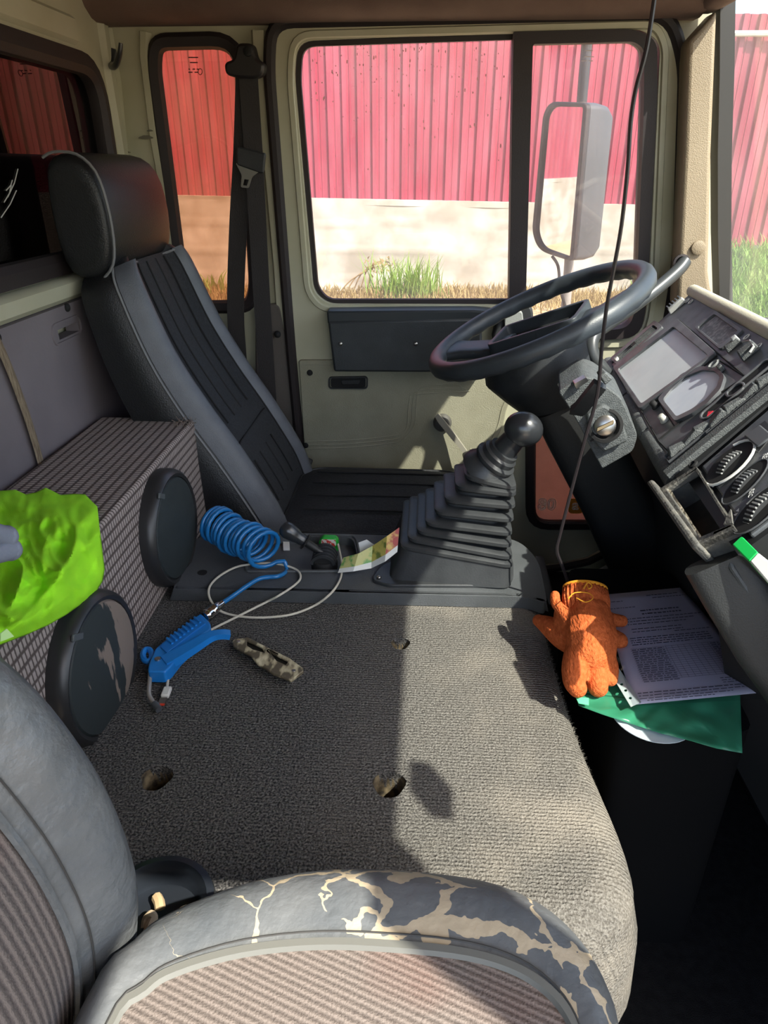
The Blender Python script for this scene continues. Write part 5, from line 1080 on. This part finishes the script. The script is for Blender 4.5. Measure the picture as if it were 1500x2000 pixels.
# sweets box, scrap of paper
cb_ = thing('candy_box', T(640, 1072, TZ - .02), 'small green sweets box with a red and white top, behind the brake lever', 'box')
fz = TZ - .02
def cy(x, y, z): return PZ(x, y, z)
cpoly = [(622, 1058), (630, 1051), (655, 1052), (661, 1060), (660, 1078), (624, 1078)]
MB().prism([PY(x, y, 1.30) for x, y in round_poly(cpoly, 4)], (0, .018, 0)).build('box_body', mat('candy_green', '27B53C', .3, transl=.2), cb_, bevel=.002)
MB().prism([PY(x, y, 1.2985) for x, y in round_poly([(628, 1053), (655, 1054), (657, 1066), (640, 1070), (627, 1064)], 3)], (0, -.001, 0)).build('box_label', mat('label_white', 'D9D6CC', .5, 'C23A34', 120, lo=.5, hi=.55), cb_)
tag(MB().prism([PZ(x, y, fz + .006) for x, y in ((552, 1054), (565, 1055), (566, 1072), (553, 1072))], (0, 0, -.005)).build('paper_scrap', mat('scrap_white', 'DEDDD8', .6), None, bevel=.001), 'tiny white scrap lying in the console tray below the lever grip', 'paper')
# folded leaflet leaning on the boot
lf_ = thing('folded_leaflet', T(710, 1105), 'folded green and yellow printed leaflet strip leaning against the gear boot', 'leaflet')
lt_ = [(660, 1119), (690, 1116), (725, 1110), (752, 1097), (776, 1078)]; lu_ = [(671, 1089), (700, 1081), (728, 1066), (756, 1047), (780, 1030)]
yl = [1.185, 1.175, 1.19, 1.175, 1.185]
lo_ = [PY(x, y, q) for (x, y), q in zip(lt_, yl)]; hi_ = [PY(x, y, q + .02) for (x, y), q in zip(lu_, yl)]
md = [a.lerp(b, .28) for a, b in zip(lo_, hi_)]
pm1 = mat('leaflet_print', 'B9B878', .5, '5F9A55', 60, lo=.5, hi=.62); pm2 = mat('leaflet_print_red', 'C9A85A', .5, '9E3B34', 50, lo=.42, hi=.55)
MB().loft([lo_, md], ringclosed=False).build('leaflet_margin', mat('paper_white', 'D8DAD6', .6), lf_, smooth=0, solid=.0006)
MB().loft([md[:3], hi_[:3]], ringclosed=False).build('leaflet_page', pm1, lf_, smooth=0, solid=.0006)
MB().loft([md[2:4], hi_[2:4]], ringclosed=False).build('leaflet_page', mat('leaflet_yellow', 'C4B65E', .5, '6E7A3A', 45, lo=.5, hi=.6), lf_, smooth=0, solid=.0006)
MB().loft([md[3:], hi_[3:]], ringclosed=False).build('leaflet_page', pm2, lf_, smooth=0, solid=.0006)
MB().prism([PY(x, y, 1.23) for x, y in ((700, 1060), (716, 1054), (733, 1066), (730, 1082), (705, 1088))], (0, .0008, 0)).build('leaflet_back', mat('paper_white2', 'DCDDDA', .6), lf_, smooth=0)
# ---------------------------------------------------------------- papers on the low bin in front of the cover
BT = -.745
bin_ = MB().loft([[V((x, y, z)) for x, y in round_poly([(.305, .80), (.50, .80), (.52, 1.26), (.305, 1.26)], .03, 4)] for z in (-1.25, BT - .01, BT)])
tag(bin_.build('storage_bin', mat('locker_black', '0E0E0F', .9, spec=.1), None), 'matt black floor locker under the papers in front of the engine cover', 'locker')
def B(x, y, h=0): return PZ(x, y, BT + h)
dcx, dcy = B(1275, 1395), None
tag(MB().lathe(B(1273, 1394, .002), (0, 0, 1), [(.001, 0), (.0615, 0), (.0615, .0012), (.001, .0012)], 48).build('recording_disc', mat('disc_white', 'B9C4CB', .5), None, smooth=30), 'round white paper recording disc sticking out under the green folder', 'paper disc')
fo = thing('green_folder', B(1280, 1390), 'crumpled translucent green plastic folder under the printed sheet', 'folder')
gp_ = [(1122, 1352), (1180, 1330), (1300, 1300), (1445, 1320), (1447, 1400), (1450, 1471), (1400, 1462), (1350, 1447), (1290, 1432), (1230, 1413), (1175, 1395), (1130, 1378)]
gcx = (1300, 1370)
def gfun(a, b):
    i = a * len(gp_); k = int(i) % len(gp_); t = i - int(i); p = V(gp_[k]).lerp(V(gp_[(k + 1) % len(gp_)]), t)
    q = V(gcx).lerp(p, b); return PZ(q.x, q.y, BT + .010 + .006 * nz((q.x * .03, q.y * .05, 0)) + .004 * abs(nz((q.x * .012, q.y * .06, 3))))
MB().grid(gfun, 60, 10).build('folder_sheet', mat('folder_green', '3E9470', .22, '4BA57F', 12, transl=.25, spec=.6, alpha=.8), fo, smooth=80, solid=.0008)
MB().prism([B(x, y, .018) for x, y in ((1124, 1362), (1150, 1364), (1150, 1378), (1130, 1374))], (0, 0, .001)).build('folder_tab', mat('folder_mint', '64DC9C', .3), fo)
sh = thing('printed_sheet', B(1340, 1260, .02), 'printed white form in a clear punched sleeve beside the orange gloves', 'document')
PS = [(1168, 1163), (1328, 1148), (1372, 1205), (1422, 1272), (1462, 1315), (1506, 1351), (1440, 1360), (1262, 1366), (1243, 1372), (1200, 1315), (1180, 1250)]
def sz(x, y): return .024 + .005 * sin((x - 1170) * .012) + .004 * nz((x * .01, y * .01, 7))
def SH(x, y, h=0): return PZ(x, y, BT + sz(x, y) + h)
# bilinear page patch
c00, c10, c11, c01 = (1168, 1163), (1328, 1148), (1506, 1351), (1240, 1376)
def pagep(u, v): 
    a = V(c00).lerp(V(c10), u); b = V(c01).lerp(V(c11), u); p = a.lerp(b, v); return (p.x + 4 * sin(v * 5) * (1 - v), p.y)
MB().grid(lambda a, b: SH(*pagep(a, b)), 14, 18).build('page', mat('form_paper', 'C9C6D6', .6), sh, smooth=80, solid=.0006)
ink = MB(); 
def ln(u0, u1, v, w=.004):
    n = max(1, int((u1 - u0) * 24)); k = 0
    L_ = [[SH(*pagep(u0 + (u1 - u0) * i / n, v + dv), .0012) for i in range(n + 1)] for dv in (-w / 2, w / 2)]; ink.loft(L_, ringclosed=False)
def words(u0, u1, v, w=.006):
    u = u0
    while u < u1: d = U(.012, .06); ln(u, min(u + d, u1), v + U(-.001, .001), w); u += d + .010
words(.55, .92, .04); words(.6, .98, .065); words(.05, .25, .07); words(.05, .35, .13)
for v in (.17, .20): words(.38, .80, v, .010)
for k in range(3): words(.05, .98 - .1 * k, .235 + .025 * k)
for v in (.33, .355): words(.20, .70, v)
words(.6, .95, .375)
for k in range(4): words(.15, .9, .41 + .02 * k, .007)
for k in range(16): ln(.12, .93, .505 + .0195 * k, .0022)
for k in range(16): words(.13, .42, .515 + .0195 * k, .007); words(.84, .92, .515 + .0195 * k, .006)
for k in range(9):
    u = .44 + .055 * k; ink.loft([[SH(*pagep(u + d, .505 + i * .0325), .0012) for i in range(10)] for d in (-.0012, .0012)], ringclosed=False)
for k in range(3): words(.72, .86, .835 + .02 * k)
words(.05, .85, .905, .008); words(.05, .95, .93, .007); words(.05, .75, .955, .006); words(.1, .6, .975, .006)
io = ink.build('printed_lines', mat('ink', '5A5866', .7), sh, smooth=0, fix=False); io['kind'] = 'stuff'
slv = glass('clear_sleeve', 'F2F2F6', .02, 'FFFFFF', f0=.06)
MB().grid(lambda a, b: SH(1164 + (1332 - 1164) * a + (90 * b if 0 else 0) + ((1240 - 1168) + (1512 - 1328 - 72) * a) * b, 1160 - 14 * a + (219 + (-1) * a) * b, .003 + .002 * abs(nz((a * 9, b * 9, 1)))), 16, 20).build('clear_sleeve', slv, sh, smooth=80)
hs2 = [(1180, 1290), (1196, 1285), (1255, 1368), (1236, 1380)]
hstrip = mat('sleeve_strip', 'B9C6C6', .3, transl=.3)
MB().plate([SH(x, y, .002) for x, y in ((1172, 1282), (1192, 1280), (1252, 1372), (1232, 1381))], [[SH(x + 3.2 * cos(t), y + 2.6 * sin(t), .002) for t in [k * pi / 5 for k in range(10)]] for x, y in ((1189, 1297), (1203, 1318), (1214, 1337), (1222, 1349), (1231, 1364))], (0, 0, .0006)).build('punched_edge', hstrip, sh, smooth=0)
# ---------------------------------------------------------------- orange work gloves
org = mat('orange_knit', 'CF6A3C', .95, 'B85A2E', 160, bump=1.0, bs=260, bstretch=(1, .3, 1), spec=.1)
yel = mat('yellow_thread', 'D8921E', .9)
def glove(name, chains, label, cuff=None):
    b = MB()
    for ch in chains:
        sp_ = spline([PZ(x, y, z) for x, y, z, r in ch], 4); rs_ = spline([V((r, 0, 0)) for *_, r in ch], 4)
        b.tube(sp_, 1.0, 12, scale=[q.x for q in rs_]); b.ball(sp_[-1], rs_[-1].x, 12, 8); b.ball(sp_[0], rs_[0].x, 12, 8)
    t = thing(name, V((PZ(*chains[0][0][:3]).x, PZ(*chains[0][0][:3]).y, -.72)), label, 'glove', 'orange work gloves')
    o = b.build('knitted_shell', org, t, smooth=80)
    m = o.modifiers.new('remesh', 'REMESH'); m.mode = 'VOXEL'; m.voxel_size = .0026; m.use_smooth_shade = True
    m = o.modifiers.new('smooth', 'SMOOTH'); m.factor = .5; m.iterations = 2
    return t
g1 = glove('work_glove', [
    [(1147, 1205, -.660, .032), (1150, 1240, -.668, .037), (1152, 1275, -.685, .034)],
    [(1160, 1200, -.66, .028), (1174, 1245, -.675, .026), (1174, 1290, -.695, .022)],
    [(1128, 1250, -.69, .028), (1104, 1244, -.695, .024), (1074, 1224, -.70, .018), (1052, 1212, -.705, .011)],
    [(1125, 1235, -.68, .026), (1104, 1212, -.675, .020), (1098, 1190, -.668, .013)],
    [(1118, 1215, -.665, .02), (1100, 1195, -.655, .011), (1086, 1178, -.650, .009), (1084, 1163, -.645, .0085)],
    [(1136, 1270, -.69, .026), (1124, 1300, -.695, .0215), (1122, 1330, -.705, .018), (1128, 1344, -.71, .015)],
    [(1160, 1275, -.69, .028), (1164, 1310, -.705, .020), (1168, 1342, -.716, .016)],
    [(1178, 1282, -.695, .020), (1190, 1304, -.705, .015), (1192, 1326, -.715, .012)]],
    'upper orange knitted glove with its cuff upright, draped over the engine cover edge')
g2 = glove('work_glove', [
    [(1168, 1205, -.705, .024), (1190, 1210, -.708, .014), (1214, 1213, -.71, .011)],
    [(1165, 1240, -.71, .024), (1190, 1245, -.712, .018), (1208, 1252, -.714, .016)],
    [(1168, 1205, -.705, .024), (1165, 1240, -.71, .024)]],
    'lower orange glove, only its two fingers showing to the right over the form')
ca_, cb2 = PZ(1143, 1152, -.640), PZ(1148, 1222, -.668); cax3 = (cb2 - ca_).normalized(); cs1 = V((1, 0, 0)); cs1 = (cs1 - cax3 * cs1.dot(cax3)).normalized(); cs2 = cax3.cross(cs1)
def cuffring(d, k, rib=.0018): return [ca_ + cax3 * d + (cs1 * .036 * cos(t) + cs2 * .022 * sin(t)) * k * (1 + (rib / .03) * (1 if i % 2 else -1)) for i, t in ((i, i * 2 * pi / 56) for i in range(56))]
MB().loft([cuffring(.004, .8), cuffring(-.001, .93), cuffring(.0, 1.0), cuffring(.02, 1.04), cuffring(.04, 1.0), cuffring(.062, .98)], cap0=False).build('ribbed_cuff', org, g1, smooth=80)
MB().prism(cuffring(.008, .86, 0), cax3 * .002).build('cuff_opening', mat('cuff_inside', '5A2A14', .95), g1)
MB().tube(cuffring(-.002, .98, 0), .0028, 6, closed=True).build('cuff_edge', yel, g1)
th_ = MB(); th_.tube(spline([PZ(x, y, z) for x, y, z in ((1140, 1150, -.618), (1148, 1138, -.615), (1156, 1144, -.618), (1150, 1150, -.618), (1146, 1140, -.62))], 4), .0012, 5)
th_.tube(spline([PZ(x, y, -.618) for x, y in ((1110, 1170), (1122, 1158), (1148, 1158), (1158, 1168), (1144, 1176), (1126, 1168))], 4), .0009, 5).build('loose_thread', yel, g1)
# ---------------------------------------------------------------- yellow hi-vis vest on the speaker box
ve = thing('safety_vest', PX(60, 1100, -.5), 'crumpled fluorescent yellow green safety vest thrown over the speaker box', 'vest')
vm = mat('hi_vis_mesh', 'C4FF24', .8, 'B6FF1C', 30, bump=.35, bs=900, transl=.2)
VO_ = [(-160, 1000), (-60, 958), (0, 959), (30, 957), (50, 966), (70, 962), (89, 953), (100, 958), (118, 967), (145, 965), (166, 966), (190, 990), (194, 1030), (199, 1070), (204, 1112), (200, 1135), (186, 1158), (158, 1180), (130, 1200), (95, 1220), (55, 1238), (0, 1259), (-80, 1275), (-170, 1230), (-190, 1120)]
vc = (45, 1105)
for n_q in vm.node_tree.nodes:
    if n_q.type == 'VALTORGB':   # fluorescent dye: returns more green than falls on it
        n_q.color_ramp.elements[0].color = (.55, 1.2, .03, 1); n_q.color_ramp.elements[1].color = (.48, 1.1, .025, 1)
def vest(a, b):
    i = a * len(VO_); k = int(i) % len(VO_); t = i - int(i); p = V(VO_[k]).lerp(V(VO_[(k + 1) % len(VO_)]), t)
    q = V(vc).lerp(p, b); r = ray(q.x, q.y)
    t1 = -.505 / r.z; t2 = -.497 / r.x if r.x < 0 else 9
    tt = max(t1, t2) if t1 * r.x > -.515 else t1
    tt = min(t1, t2) if False else (t1 if t1 * r.x < -.515 else max(t1, t2))
    P_ = r * tt; x, y = q.x / 100, q.y / 100
    w_ = 1 - abs(nz((x * 1.4 + .6 * y, y * .9 - .3 * x, 1.7))) * 2.0; w2 = 1 - abs(nz((x * 2.6 - y, y * 2.0 + x, 5.3))) * 2.0
    edge = min(1, (1 - b) * 4 + .15)
    lift = .012 + edge * (.040 * max(0, w_) + .018 * max(0, w2)) + .004 * nz((x * 8, y * 8, 2))
    return P_ - r.normalized() * lift
MB().grid(vest, 150, 46).build('vest_fabric', vm, ve, smooth=75, fix=False, solid=.001)
MB().prism([vest(.9, .9) * .0 + PX(x, y, -.44) for x, y in ((0, 1237), (12, 1228), (26, 1243), (0, 1253))], (.001, 0, 0)).build('vest_label', mat('vest_label', 'D8FFA8', .6), ve)
# grey glove fingers on the vest, at the left edge of view
gg = thing('grey_glove', PX(-20, 1066, -.43), 'grey coated glove with two fingertips resting on the yellow vest', 'glove')
gmt = mat('grey_coating', '7C8290', .5, bump=.15, bs=200)
for pts_ in ([(-60, 1030), (-20, 1040), (12, 1048)], [(-60, 1090), (-15, 1082), (20, 1074)]):
    q = [PX(x, y, -.40) for x, y in pts_]; MB().tube(q, .0105, 12).ball(q[-1], .0112).build('glove_finger', gmt, gg)
MB().ball(PX(-95, 1060, -.40), (.03, .045, .04)).build('glove_palm', gmt, gg)
